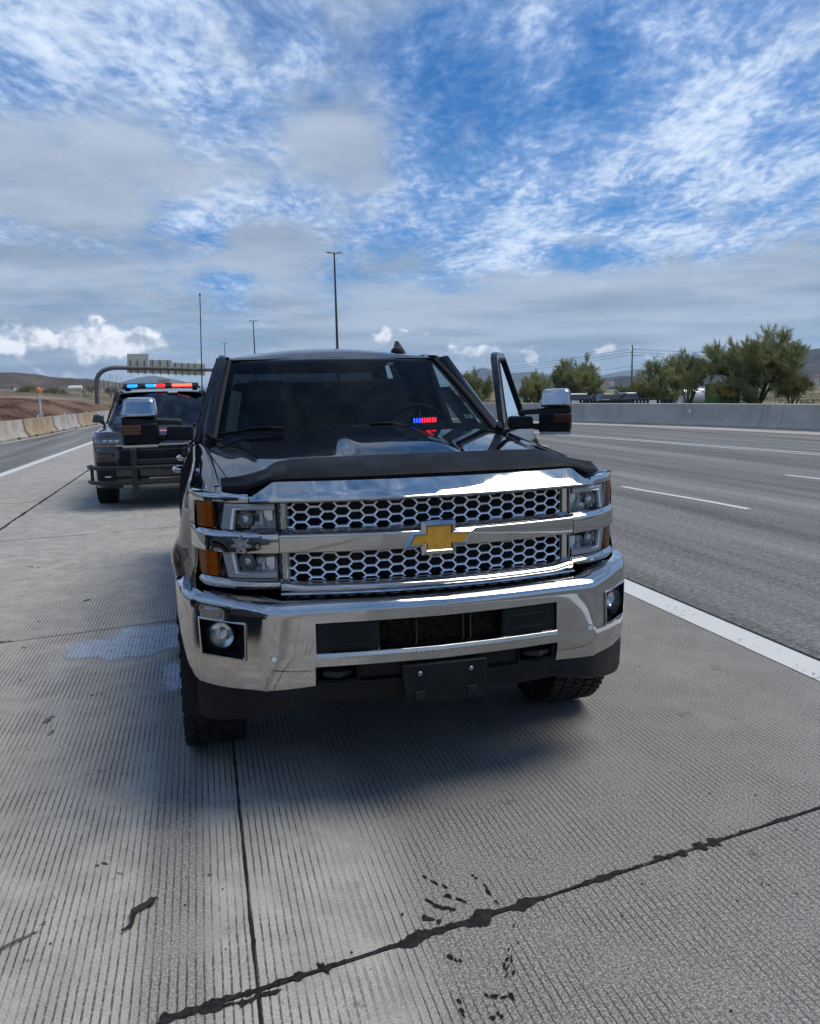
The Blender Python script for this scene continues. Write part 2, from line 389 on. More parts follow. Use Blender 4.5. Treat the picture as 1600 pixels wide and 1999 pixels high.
# ------------------------------------------------------------------ ground, road, pavement
def f_concrete(n, b):
    p = geopos(n); x, y, z = n.sep(p)
    wob = n.math('MULTIPLY', n.math('SUBTRACT', n.noise(n.vmath('MULTIPLY', p, (1, .35, 1)), 24.0, 2, .5), .5), .006)
    xw = n.math('ADD', x, wob)
    rightside = n.ramp(x, -.60, -.35, smooth=False)
    def tine(sp, wd):
        fr = n.math('ABSOLUTE', n.math('SUBTRACT', n.math('FRACT', n.math('DIVIDE', xw, sp)), .5))
        return n.ramp(fr, wd, wd*.35)           # 1 inside the groove
    g1 = tine(.0245, .17); g2 = tine(.0255, .13)
    gr = n.math('ADD', n.math('MULTIPLY', g1, n.math('SUBTRACT', 1.0, rightside)), n.math('MULTIPLY', g2, rightside))
    brk = n.noise(p, 3.2, 4, .6)
    fray = n.noise(p, 55.0, 2, .6)
    gr = n.math('MULTIPLY', gr, n.math('MULTIPLY', n.ramp(brk, .34, .60, .18, 1.0), n.math('MAXIMUM', n.ramp(fray, .34, .56, .45, 1.0), n.math('MULTIPLY', rightside, .8))))
    grain = n.noise(p, 210.0, 2, .6); grit = n.noise(p, 120.0, 3, .7); cloud = n.noise(n.vmath('MULTIPLY', p, (1.0, .35, 1)), 1.3, 5, .62); pat = n.noise(p, 7.0, 4, .62)
    # wear bands along the lane
    xj = n.math('ADD', x, n.math('MULTIPLY', n.math('SUBTRACT', n.noise(n.vmath('MULTIPLY', p, (1, .5, 1)), 2.4, 4, .6), .5), .18))
    band = n.math('MULTIPLY', n.ramp(xj, -1.20, -1.08), n.ramp(xj, -.88, -.97))
    dark = n.math('ADD', n.math('MULTIPLY', band, .88), n.math('MULTIPLY', n.ramp(xj, -.50, -.18), .95))
    dark = n.math('ADD', dark, n.math('MULTIPLY', n.math('SUBTRACT', cloud, .5), 1.7))
    dark = n.math('ADD', dark, n.math('MULTIPLY', n.math('SUBTRACT', pat, .5), .55), clamp=True)
    light = n.mix(n.ramp(pat, .3, .7), (.375, .349, .302, 1), (.490, .459, .405, 1))
    peb = n.ramp(n.math('ADD', n.math('MULTIPLY', grit, .6), n.math('MULTIPLY', grain, .4)), .43, .58)
    drk = n.mix(peb, (.095, .090, .081, 1), (.410, .388, .348, 1))
    c = n.mix(n.math('MULTIPLY', dark, .92), light, drk)
    c = n.mix(n.math('MULTIPLY', n.ramp(n.noise(p, 170.0, 3, .75), .34, .54, 1.0, 0.0), .62), c, (.135, .128, .118, 1))
    c = n.mix(n.math('MULTIPLY', gr, n.ramp(dark, 0, 1, .90, .92)), c, (.055, .052, .048, 1))
    spot = n.ramp(n.noise(p, 6.0, 6, .65), .62, .74)
    c = n.mix(n.math('MULTIPLY', spot, .55), c, (.06, .058, .055, 1))
    n.put(b.inputs['Base Color'], c)
    n.put(b.inputs['Roughness'], n.ramp(grit, .3, .7, .72, .92))
    h = n.math('ADD', n.math('MULTIPLY', gr, -1.0), n.math('ADD', n.math('MULTIPLY', grit, .55), n.math('MULTIPLY', grain, .3)))
    bump(n, b, h, .55, .004)
CONC = mat('tined_concrete', (.3, .29, .27), .85, spec=.3, fn=f_concrete)
def f_asphalt(n, b):
    p = geopos(n)
    ag = n.noise(p, 60.0, 3, .7); ag2 = n.noise(p, 22.0, 3, .7); st = n.noise(n.vmath('MULTIPLY', p, (1.0, .035, 1)), 1.2, 6, .65); cl = n.noise(p, .35, 4, .6)
    f = n.math('ADD', n.math('ADD', n.math('MULTIPLY', ag, .5), n.math('MULTIPLY', ag2, .5)), n.math('MULTIPLY', n.math('SUBTRACT', st, .5), .62))
    c = n.mix(n.ramp(f, .34, .68), (.068, .067, .064, 1), (.295, .288, .270, 1))
    c = n.mix(n.ramp(cl, .35, .75, 0, .35), c, (.165, .162, .153, 1))
    n.put(b.inputs['Base Color'], c); bump(n, b, ag, .4, .004)
ASPH = mat('asphalt', (.14, .14, .14), .9, spec=.3, fn=f_asphalt)
def f_paintline(n, b):
    p = geopos(n); w = n.noise(p, 26.0, 5, .7); cl = n.noise(p, 3.0, 4, .6)
    c = n.mix(n.ramp(n.math('ADD', w, n.math('MULTIPLY', n.math('SUBTRACT', cl, .5), .5)), .58, .72), (.62, .62, .58, 1), (.26, .25, .24, 1))
    n.put(b.inputs['Base Color'], c); bump(n, b, w, .25, .003)
LINE = mat('road_paint_white', (.62, .62, .58), .6, fn=f_paintline)
LINEY = mat('road_paint_orange', (.42, .26, .12), .7, fn=speck((.36, .24, .13), (.20, .17, .13), 14, 4))
TAR = mat('tar', (.012, .012, .012), .8, spec=.2, fn=speck((.010, .010, .0095), (.030, .028, .026), 60, 4, .7, .9, .5, .004))
def f_stain(n, b):
    p = geopos(n); f = n.noise(p, 38, 4, .7)
    n.put(b.inputs['Base Color'], n.mix(f, (.04, .038, .035, 1), (.09, .085, .078, 1))); n.put(b.inputs['Alpha'], n.ramp(f, .40, .60, .15, .95))
STAIN = mat('oil_stain', (.05, .048, .045), .8, fn=f_stain)
BASEM = mat('joint_base', (.045, .040, .034), .9)
def f_ground(n, b):
    p = geopos(n); x, y, z = n.sep(p)
    a = n.noise(p, .035, 5, .62); c_ = n.noise(p, .5, 5, .65); e = n.noise(p, .012, 4, .6)
    dirt = n.mix(n.ramp(c_, .35, .65), (.120, .070, .045, 1), (.210, .140, .095, 1))
    straw = n.mix(n.ramp(c_, .35, .65), (.200, .165, .095, 1), (.300, .245, .150, 1))
    scrub = n.mix(n.ramp(c_, .3, .7), (.055, .065, .028, 1), (.120, .120, .060, 1))
    r = n.mix(n.ramp(a, .42, .58), straw, scrub)
    l = n.mix(n.ramp(e, .46, .6), n.mix(n.ramp(a, .45, .6), dirt, (.26, .19, .135, 1)), scrub)
    c = n.mix(n.ramp(x, -5, 5), l, r)
    n.put(b.inputs['Base Color'], c); bump(n, b, c_, .6, .3)
GROUND = mat('desert_ground', (.2, .15, .1), .95, spec=.2, fn=f_ground)

WALLX = [(-30, 20.9), (0, 20.6), (10, 20.3), (20.5, 19.6), (25.4, 18.95), (29.5, 18.0), (33.6, 17.0), (43.5, 14.9), (60, 12.2), (90, 8.5), (140, 4.0)]
def wallx(y): return slerp(WALLX, y)
BARX = [(-40, -9.4), (30, -8.95), (36, -8.5), (42, -8.25), (48, -7.9), (54, -7.5), (70, -7.0), (100, -6.6)]
def barx(y): return slerp(BARX, y)
def terrain(x, y):
    h = -.10
    r = x - wallx(y) - .6
    if r > 0: h += -.75*sm(0, 12, r) - .9*sm(30, 200, r)
    l = barx(y) - .5 - x
    if l > 0:
        h += .10*sm(0, 2, l)
        d = math.hypot(l, max(0, y))
        h += 6.5*sm(150, 420, d)*sm(0, 60, l) + 13*sm(420, 1500, d)*sm(20, 200, l)
    h += (pn(x*.02, y*.02)*.8)*sm(40, 200, abs(x))
    return h
def axis(a, b, near, step, grow):
    out = [0.0]; s = step
    while out[-1] < b:
        s = step if out[-1] < near else s*grow
        out.append(out[-1]+s)
    neg = [0.0]; s = step
    while neg[-1] < -a:
        s = step if neg[-1] < near else s*grow
        neg.append(neg[-1]+s)
    return [-q for q in reversed(neg[1:])] + out
g = G(); XS = axis(-9000, 9000, 50, 2.5, 1.22); YS = axis(-900, 9500, 150, 5, 1.2)
g.grid([[(x, y, terrain(x, y)) for x in XS] for y in YS])
tag(g.build('ground', GROUND, recalc=False), kind='structure')

# --- road: asphalt on the right, asphalt ramp on the left, base under the slabs
road = G()
YR = frange(-30, 140, 86)
road.grid([[(2.62 + (wallx(y)-.02-2.62)*t - max(0, (y-60))*.03*(1-t), y, -.004*0) for t in frange(0, 1, 9)] for y in YR])
ROAD = tag(road.build('road', ASPH, recalc=False), kind='structure')
def lwx(y): return lerp([(-40, -5.6), (16, -5.1), (30, -4.75), (60, -4.3), (140, -4.0)], y)
g = G(); g.grid([[(barx(y)+.25 + (lwx(y)-.28-barx(y)-.25)*t, y, 0) for t in (0, .33, .66, 1)] for y in YR])
tag(g.build('ramp_road', ASPH, recalc=False), kind='structure')
g = G(); g.grid([[(lwx(y)-.30+t*(2.63-lwx(y)+.30), y, -.008) for t in (0, 1)] for y in YR])
PAVE = tag(g.build('pavement', BASEM, recalc=False), kind='structure')

SKEW = .178
JY = [-30.2, -26.1, -22.1, -17.6, -13.6, -9.4, -5.4, -.955, 3.09, 7.66, 11.64, 16.2, 20.2, 25.4, 29.4, 34.0, 38.0, 43.2, 47.2, 51.8, 57.0, 61.0]
COLS = [(-.7985, 2.615), (-3.41, -.8035), (None, -3.418)]
def joint_y(k, x): return JY[k] + SKEW*(x+1.6)
sl_n = 0
for ci, (xa, xb) in enumerate(COLS):
    for k in range(len(JY)-1):
        ga = .005
        def lx(yy): return xa if xa is not None else lwx(yy)-.285
        ya, yb = JY[k], JY[k+1]
        xl = lx(ya)
        c = [(lx(joint_y(k, xl)), joint_y(k, xl)+ga), (xb, joint_y(k, xb)+ga), (xb, joint_y(k+1, xb)-ga), (lx(joint_y(k+1, xl)), joint_y(k+1, xl)-ga)]
        dz = rnd.uniform(-.0008, .0008)
        q = G(); q.hull8([(*p, -.06) for p in c] + [(*p, dz) for p in c])
        q.build('concrete_slab', CONC, PAVE, angle=0, bevel=.004, seg=1)
g = G(); g.grid([[(lwx(y)-.285 + t*(2.615-lwx(y)+.285), y, -.001) for t in (0, 1)] for y in frange(61.8, 140, 30)])
g.build('far_slab', CONC, PAVE, recalc=False)

# --- lane markings (children of the road sheets)
def ribbon(pts, w, z, name, m, parent, n=3):
    g = G(); rows = []
    for i, p in enumerate(pts):
        a = Vector(pts[max(0, i-1)]); b = Vector(pts[min(len(pts)-1, i+1)]); t = (b-a).normalized(); s = Vector((t.y, -t.x))
        ww = w[i] if hasattr(w, '__len__') else w
        rows.append([(p[0]-s.x*ww/2, p[1]-s.y*ww/2, z), (p[0]+s.x*ww/2, p[1]+s.y*ww/2, z)])
    g.grid(rows); return g.build(name, m, parent, recalc=False)
ribbon([(2.475, y) for y in frange(-30, 140, 40)], .235, .0042, 'edge_line', LINE, PAVE)
ribbon([(2.607, y) for y in frange(-30, 140, 40)], .03, .0046, 'joint_seal', TAR, PAVE)
ribbon([(lwx(y)-.12, y) for y in frange(-30, 140, 60)], .22, .0042, 'edge_line', LINE, PAVE)
ribbon([(barx(y)+.55, y) for y in frange(-30, 140, 60)], .12, .0045, 'edge_line', LINE, bpy.data.objects['ramp_road'])
def lanex(tab): return lambda y: slerp(tab, y)
L1 = lanex([(-30, 6.2), (6.4, 6.10), (9.2, 5.88), (30, 5.0), (140, -1)]); L2 = lanex([(-30, 9.8), (8.8, 9.42), (9.5, 9.36), (30, 8.3), (140, 1.2)])
for k in range(-2, 9):
    y0 = 6.3 + 12.2*k
    ribbon([(L1(y), y) for y in frange(y0, y0+2.95, 6)], .105, .0042, 'lane_dash', LINE, ROAD)
    ribbon([(L2(y), y) for y in frange(y0+.4, y0+3.3, 6)], .105, .0042, 'lane_dash', LINE, ROAD)
D1 = lanex([(-30, 14.0), (12.6, 12.85), (17.2, 12.4), (22.9, 11.75), (40, 9.8), (80, 6.5), (140, 2.0)])
ribbon([(D1(y), y) for y in frange(-30, 130, 80)], .11, .0042, 'solid_line', LINE, ROAD)
ribbon([(D1(y)+.34, y) for y in frange(-30, 130, 80)], .11, .0042, 'solid_line', LINE, ROAD)
O1 = lanex([(-30, 17.7), (17, 16.6), (22.5, 15.95), (29.6, 14.95), (43, 12.9), (80, 8.6), (140, 3.0)])
ribbon([(O1(y), y) for y in frange(-30, 130, 80)], .13, .0042, 'orange_edge_line', LINEY, ROAD)

# --- tar in the joints: ragged ribbons, blobs and splashes
def fbm(x, s): return .62*pn(x, s) + .34*pn(x*2.3, s+3.7) + .22*pn(x*5.1, s+8.1) + .13*pn(x*11.3, s+1.9)
def tar_line(k, x0, x1, base, amp, seed, name='tar_seal', gaps=(), mult=None):
    cur = []
    for x in frange(x0, x1, int((x1-x0)/.006)+2):
        lump = fbm(x*7.0, seed)+.10
        w1 = base*.5 + amp*max(0, lump+.55*fbm(x*12, seed+20)); w2 = base*.5 + amp*max(0, lump*.8+.6*fbm(x*13, seed+40))
        if mult: m_ = mult(x); w1 *= m_; w2 *= m_
        if any(a_ < x < b_ for a_, b_ in gaps): w1 = w2 = .002
        y = joint_y(k, x) + .003*pn(x*9, seed)
        cur.append(((x, y-max(.0015, w1), .0030), (x, y+.001, .0040), (x, y+max(.0015, w2), .0030)))
    g = G(); g.grid(cur); return g.build(name, TAR, PAVE, recalc=False)
tar_line(7, -1.06, 2.3, .008, .030, 1.0, mult=lambda x: 1.0 + 1.5*sm(-.42, -.28, x)*sm(.12, -.05, x) + .8*sm(-.55, -.8, x), gaps=((.52, .56), (.70, .77), (.93, .96)))
tar_line(8, -2.35, -1.0, .004, .008, 4.0)
tar_line(8, -3.4, -2.35, .005, .012, 5.0)
for k, s in ((9, 6.0), (10, 7.0), (11, 8.5)): tar_line(k, -3.4, -.9, .008, .014, s, gaps=((-2.75, -2.6), (-2.2, -2.05), (-1.85, -1.55)))
for k, s in ((9, 16.0), (10, 17.0), (12, 18.5)): tar_line(k, -5.0, -3.45, .005, .012, s)
def long_seal(x, y0, y1, base, amp, seed):
    g = G(); rows = []
    for y in frange(y0, y1, int((y1-y0)/.02)+2):
        w1 = max(.002, base+amp*pn(y*7, seed)+amp*.6*pn(y*23, seed)); w2 = max(.002, base+amp*pn(y*6, seed+4)+amp*.6*pn(y*29, seed+2))
        rows.append([(x-w1, y, .003), (x+.0005, y, .005), (x+w2, y, .003)])
    g.grid(rows); g.build('joint_seal', TAR, PAVE, recalc=False)
long_seal(-.801, -1.4, 1.1, .003, .007, 2.2)
long_seal(-3.415, 2.0, 30, .018, .020, 3.3)
def blot(cx, cy, L, w, ang, seed, name='tar_splash', m=None, z=.0045):
    g = G(); n = 34; pts = []
    for i in range(n):
        q = 2*math.pi*i/n; r = 1 + .6*pn(math.cos(q)*1.6+seed, math.sin(q)*1.6, seed) + .45*pn(math.cos(q)*4+seed, math.sin(q)*4, seed*2)
        x, y = math.cos(q)*L*r, math.sin(q)*w*r; pts.append((cx + x*math.cos(ang)-y*math.sin(ang), cy + x*math.sin(ang)+y*math.cos(ang)))
    o = len(g.v); g.v.append((cx, cy, z+.003)); g.v += [(x, y, z-.0015) for x, y in pts]
    g.f += [(o, o+1+i, o+1+(i+1) % n) for i in range(n)]
    return g.build(name, m or TAR, PAVE, angle=60)
def blotpx(px, py, L, w, px2, py2, seed, **k):
    a = gnd(px, py); b = gnd(px2, py2); d = b-a
    return blot(a.x, a.y, L, w, math.atan2(d.y, d.x), seed, **k)
for i, (px, py, qx, qy, L, w) in enumerate([(1388, 1646, 1420, 1640, .036, .024), (1305, 1672, 1340, 1664, .048, .015), (845, 1795, 870, 1804, .032, .012), (870, 1772, 910, 1785, .045, .009), (885, 1752, 915, 1762, .034, .008), (935, 1724, 960, 1750, .02, .005), (955, 1742, 975, 1765, .03, .004), (850, 1725, 880, 1740, .03, .004),
        (884, 1866, 890, 1860, .014, .009), (892, 1874, 905, 1885, .014, .004), (1007, 1812, 1010, 1818, .008, .004), (985, 1900, 995, 1870, .03, .005), (1000, 1885, 1005, 1925, .026, .004), (968, 1945, 990, 1950, .026, .006), (1005, 1948, 1022, 1958, .018, .004), (900, 1970, 908, 1990, .02, .005), (955, 1990, 965, 1985, .014, .008), (980, 1985, 990, 1995, .014, .004), (800, 1788, 815, 1790, .008, .003), (500, 1948, 470, 1960, .05, .012), (620, 1897, 600, 1905, .012, .03), (440, 1965, 400, 1975, .06, .010)]):
    for j in range(4 if L > .016 else 2):
        u = rnd.uniform(-.75, .75); jx, jy = (qx-px)*u*1.2+rnd.uniform(-5, 5), (qy-py)*u*1.2+rnd.uniform(-3, 3)
        blotpx(px+jx, py+jy, L*rnd.uniform(.25, .6), w*rnd.uniform(.5, 1.1), qx+jx+rnd.uniform(-9, 9), qy+jy+rnd.uniform(-9, 9), 1.7*i+.3+j*2.9)
for i, (px, py, qx, qy, L, w) in enumerate([(170, 1172, 185, 1168, .030, .016), (75, 1108, 90, 1110, .02, .006), (60, 1107, 70, 1108, .05, .012), (10, 1253, 25, 1252, .05, .022), (45, 1264, 60, 1266, .03, .008), (95, 1405, 110, 1385, .05, .016), (100, 1430, 115, 1410, .035, .010), (75, 1213, 80, 1215, .02, .008),
        (40, 1328, 45, 1330, .02, .008), (205, 1686, 220, 1690, .014, .006), (190, 1690, 195, 1692, .010, .006), (235, 1706, 245, 1708, .012, .005), (408, 1708, 415, 1708, .008, .006), (84, 1804, 90, 1800, .012, .006), (30, 1840, 60, 1825, .07, .010), (55, 1876, 60, 1876, .006, .004), (1475, 1553, 1480, 1554, .008, .005), (1555, 1745, 1560, 1748, .008, .005), (710, 1530, 720, 1532, .006, .004), (1385, 1550, 1390, 1552, .006, .004), (180, 1358, 190, 1360, .02, .01)]):
    blotpx(px, py, L, w, qx, qy, 3.1*i+.7, name='road_stain', m=TAR if i in (0, 1) else STAIN, z=.0035)

# --- foam spill beside the front wheel
def f_foam(n, b):
    p = geopos(n); x, y, z = n.sep(p); f = n.noise(p, 90, 4, .65); g_ = n.noise(p, 14, 4, .62)
    at_ = n.new('ShaderNodeAttribute'); at_.attribute_name = 'cover'; w = at_.outputs['Fac']
    gr = n.math('ABSOLUTE', n.math('SUBTRACT', n.math('FRACT', n.math('DIVIDE', x, .0245)), .5))
    n.put(b.inputs['Base Color'], n.mix(n.ramp(f, .35, .62), (.30, .35, .43, 1), (.52, .58, .66, 1)))
    a_ = n.math('ADD', n.math('ADD', w, n.math('MULTIPLY', n.math('SUBTRACT', g_, .5), 1.3)), n.math('MULTIPLY', n.math('SUBTRACT', f, .5), .9))
    a_ = n.math('SUBTRACT', a_, n.ramp(gr, .20, .04, 0.0, .38))
    n.put(b.inputs['Alpha'], n.ramp(a_, .25, 1.0, 0.0, .85)); bump(n, b, f, .5, .003)
FOAM = mat('foam', (.7, .76, .85), .55, fn=f_foam)
def inpoly(x, y, P):
    c = False; j = len(P)-1
    for i in range(len(P)):
        if (P[i][1] > y) != (P[j][1] > y) and x < (P[j][0]-P[i][0])*(y-P[i][1])/(P[j][1]-P[i][1])+P[i][0]: c = not c
        j = i
    return c
def foam(poly_px, label, seed):
    P = [tuple(gnd(*q)[:2]) for q in poly_px]
    x0, x1 = min(p[0] for p in P), max(p[0] for p in P); y0, y1 = min(p[1] for p in P), max(p[1] for p in P); st = .010
    nx, ny = int((x1-x0)/st)+8, int((y1-y0)/(st*1.6))+8; g = G(); idx = {}
    def inside(x, y): return inpoly(x+.05*pn(x*9, y*6, seed)+.02*pn(x*30, y*20, seed), y+.07*pn(x*7, y*5, seed+3), P)
    wts = []
    def vid(i, j):
        if (i, j) not in idx:
            x, y = x0-12*st+i*st, y0-10*st*1.6+j*st*1.6; idx[(i, j)] = len(g.v)
            g.v.append((x, y, .0030+.0006*pn(x*30, y*20, seed)))
            wts.append(sum(inside(x+.035*math.cos(k*1.047)*q_, y+.055*math.sin(k*1.047)*q_) for k in range(6) for q_ in (.5, 1.0))/12)
        return idx[(i, j)]
    nx += 16; ny += 14
    for i in range(nx):
        for j in range(ny):
            if any(inside(x0-12*st+(i+.5)*st+dx, y0-10*st*1.6+(j+.5)*st*1.6+dy) for dx, dy in ((0, 0), (.03, 0), (-.03, 0), (0, .04), (0, -.04))): g.f.append((vid(i, j), vid(i+1, j), vid(i+1, j+1), vid(i, j+1)))
    me = bpy.data.meshes.new('foam_spill'); me.from_pydata(g.v, [], g.f); me.materials.append(FOAM)
    at_ = me.attributes.new('cover', 'FLOAT', 'POINT'); at_.data.foreach_set('value', wts)
    o = link('foam_spill', me); tag(o, label, 'foam'); return o
foam([(120, 1285), (135, 1262), (170, 1248), (215, 1245), (250, 1222), (300, 1222), (352, 1218), (372, 1240), (372, 1270), (330, 1268), (300, 1280), (250, 1282), (220, 1296), (180, 1285)], 'larger patch of bluish white foam on the concrete beside the pickup front wheel', 1.3)
foam([(312, 1298), (335, 1290), (380, 1288), (380, 1350), (340, 1356), (316, 1350)], 'smaller patch of bluish foam on the concrete right against the pickup front tyre', 5.1)
# --- shredded rubber strip lying on the slab
def rubber_strip(a, b, name, label, wmax, seed, tw=2.2):
    A, B = gnd(*a), gnd(*b); d = B-A; L = d.length; t = d.normalized(); s = Vector((t.y, -t.x, 0)); g = G(); rows = []
    for i in range(29):
        q = i/28; c = A + d*q + s*(.012*math.sin(q*9)); w = wmax*(.35+.65*sm(0, .6, q))*(1+.3*pn(q*9, seed)); tws = tw*pn(q*2.2, seed+2)
        rows.append([(c + s*(k*w)*math.cos(tws) + Vector((0, 0, .012+.008*abs(pn(q*5, seed))+abs(k)*w*.25+k*w*math.sin(tws)*.6+.006*pn(q*16, k*3, seed))))[:] for k in (-1, -.55, -.1, .3, .65, 1)])
    g.grid(rows); o = g.build(name, RUBBER, None, solid=.004, angle=50); return tag(o, label, 'debris')
rubber_strip((238, 1822), (297, 1757), 'rubber_scrap', 'twisted black scrap of shredded tyre lying on the concrete in the foreground', .011, 2.0)

# --- loose grit and small stones on the pavement (uncountable)
g = G(); rr = random.Random(3)
for k in range(1500):
    u = rr.random(); y = -1.4 + 9*u*u; x = rr.uniform(-3.2, 2.4)
    if -1.02 < x < 1.02 and y > .3: continue
    r = rr.choice((.0012, .0016, .002, .0026, .004))*rr.uniform(.7, 1.3); a = rr.uniform(0, 6.28); o = len(g.v)
    for i in range(4): g.v.append((x+r*math.cos(a+i*1.57)*rr.uniform(.7, 1.4), y+r*math.sin(a+i*1.57)*rr.uniform(.7, 1.4), .0012))
    g.v.append((x, y, .0012+r*rr.uniform(.8, 1.5))); g.f += [(o+i, o+(i+1) % 4, o+4) for i in range(4)]
def f_grit(n, b): n.put(b.inputs['Base Color'], n.mix(n.ramp(n.noise(geopos(n), 40, 1, .5), .45, .55, smooth=False), (.03, .028, .026, 1), (.42, .40, .36, 1)))
tag(g.build('road_grit', mat('grit', (.1, .1, .1), .9, fn=f_grit), None, angle=0, recalc=False), 'loose grit and tiny stones scattered on the concrete', 'grit', kind='stuff')

# ------------------------------------------------------------------ pickup truck (x right, y to the rear, z up, bumper at y=0)
T = thing('pickup_truck', 'black heavy duty crew cab pickup with chrome grille and open driver door', 'pickup truck')
FB = [(0, .020), (.25, .034), (.49, .060), (.62, .074), (.675, .086), (.72, .118), (.80, .180), (.86, .238), (.926, .306), (.967, .376), (.99, .460), (1.006, .60), (1.008, .74)]
GY = [(0, .090), (.15, .094), (.3, .110), (.45, .137), (.58, .168), (.62, .178), (.70, .203), (.76, .235), (.82, .283), (.87, .338), (.905, .410), (.925, .50), (.935, .60)]
fb = lambda x: slerp(FB, abs(x)); gy = lambda x: slerp(GY, abs(x))

# ---- bumper shell: columns over x, rows down the profile
ZC = [(0, .826), (.62, .826), (.69, .826), (.77, .835), (.88, .840), (.97, .846), (1.0, .850)]
ZB = [(0, .605), (.4945, .605), (.4955, .520), (.60, .513), (.70, .509), (.86, .497), (.92, .505), (.95, .526), (.972, .594), (.99, .680), (1.0, .76), (1.002, .80)]
xs = sorted(set([round(v, 4) for v in frange(-.96, .96, 97)] + [s*v for s in (-1, 1) for v in (.4945, .4955, .49, .47, .748, .912, .762, .898, .97, .98, .99, .996, 1.0, 1.002, .685, .695, .7)]))
rows = []
for x in xs:
    a = abs(x); y = fb(x); zc = lerp(ZC, a); zb = lerp(ZB, a); shelf = sm(.60, .70, a)
    ysb = (gy(min(a, .93))-y+.05)*shelf + .075*(1-shelf)
    zsb = .882*shelf + .860*(1-shelf)
    col = [(ysb, zsb), (ysb*.55, zsb-.004 - .006*shelf), (.030, zc+.024), (.011, zc+.012), (.003, zc+.003), (0, zc-.010), (0, .800), (0, .775), (0, .735), (0, .695), (.016*0, .657), (0, .637), (.001, .620), (.002, .605)]
    lowz = [.585, .56, .535]
    col += [(.004+.02*((.605-z)/.09)**2, z) for z in lowz] + [(.026, zb)]
    pr = []
    for dy, z in col:
        if z < zb: z = zb
        pr.append((x, y+dy, z))
    rows.append(pr)
def hole(i, j):
    a, b = abs(xs[i]), abs(xs[i+1]); m = (a+b)/2
    if 7 <= j <= 9 and m < .49: return True
    if 7 <= j <= 10 and .748 < m < .912: return True
    if j >= 13 and m < .4945: return True
    return False
bg_ = G(); bg_.grid(rows, hole)
BUMP = bg_.build('bumper', CHROME, T, angle=40, solid=.012, off=-1, recalc=False)
# rolled bright lip under the centre opening and round its ends
lip = G(); lx = frange(-.49, .49, 50)
lip.grid([[(x, fb(x)+d, z) for d, z in ((-.003, .632), (-.007, .642), (-.004, .656), (.010, .666), (.034, .668))] for x in lx])
lip.build('bumper_lip', CHROME, BUMP, recalc=False)
# opening: two rubber pads and a fin grid
for s in (-1, 1):
    q = G(); pts = [(.248, .660), (.480, .660), (.488, .672), (.488, .757), (.474, .774), (.248, .774)]
    o_ = [(s*x, fb(x)+.010, z) for x, z in pts]; i_ = [(s*(.248+(x-.248)*.90+.008), fb(x)+.004, .717+(z-.717)*.86) for x, z in pts]
    q.grid([[(p[0], p[1]+.05, p[2]) for p in o_], o_, i_], close=True); q.f.append(tuple(range(len(q.v)-len(pts), len(q.v))))
    pad = q.build('bumper_pad', PLASTIC, BUMP, angle=25)
    for z in (.688, .738):
        r_ = G(); r_.grid([[(s*x, fb(x)+.005-d, z+h) for d, h in ((-.002, -.008), (.005, -.004), (.005, .002), (-.002, .005))] for x in frange(.285, .435, 6)]); r_.build('pad_rib', PLASTIC, BUMP, recalc=True)
fin = G()
for i in range(15):
    z = .664+i*.0075; fin.grid([[(x, fb(x)+.045+.01*math.sin(i*7+x*40)*.1, z), (x, fb(x)+.062, z+.003)] for x in frange(-.25, .25, 9)])
for x in (-.10, .09, .12): fin.box((x, .07, .717), (.006, .03, .115))
fin.build('cooler_fins', mat('cooler_metal', (.030, .027, .022), .5, .5, fn=speck((.012, .011, .010), (.085, .072, .050), 55, 4)), BUMP, solid=.0015)
q = G(); q.box((0, .13, .717), (.99, .02, .13)); q.build('opening_back', BLACK, BUMP)
# lower centre: black air dam panel, tow hooks, plate bracket
q = G(); q.grid([[(x, fb(x)+.030+d, z) for d, z in ((.0, .612), (.0, .575), (.004, .545), (.03, .520), (.05, .44))] for x in frange(-.32, .32, 17)]); q.build('dam_panel', PLASTIC, BUMP, recalc=False)
q = G(); q.box((0, .20, .54), (1.0, .02, .16)); q.build('dam_back', BLACK, BUMP)
for s in (-1, 1):
    q = G(); q.tube([(s*.47, .16, .565), (s*.455, .085, .568), (s*.41, .055, .568), (s*.365, .085, .568), (s*.35, .16, .565)], .013, 10); q.build('tow_hook', mat('hook_steel', (.02, .02, .02), .4, .3), BUMP)
    q = G(); o_ = [(s*.323, .604), (s*.494, .604), (s*.494, .528), (s*.323, .528)]; i_ = [(s*.335, .594), (s*.482, .594), (s*.482, .540), (s*.335, .540)]
    q.ring([(x, fb(x)+.024, z) for x, z in o_], [(x, fb(x)+.034, z) for x, z in i_], (0, .06, 0)); q.build('hook_surround', PLASTIC, BUMP, angle=20)
q = G(); pl = [(-.170, .592), (.170, .592), (.172, .575), (.158, .437), (-.158, .437), (-.172, .575)]
o_ = [(x, .012, z) for x, z in pl]
sq = lambda cx, cz, w, h: [(cx-w, .0, cz+h), (cx+w, .0, cz+h), (cx+w, .0, cz-h), (cx-w, .0, cz-h)]
q.prism([(x, .004+.012*(0 if z > .58 else 0), z) for x, z in pl][::-1], (0, .022, 0)); PLB = q.build('plate_bracket', PLASTIC, T, angle=20, bevel=.004)
for s in (-1, 1):
    q = G(); q.box((s*.105, .002, .470), (.042, .012, .036)); q.build('bracket_slot', BLACK, PLB, bevel=.003)
    q = G(); q.lathe([(-.004, .0001), (-.006, .006), (-.002, .010), (.004, .011)], 14, 'y', (s*.103, .003, .557)); q.build('bolt', mat('bolt_steel', (.25, .25, .25), .35, .9), PLB)
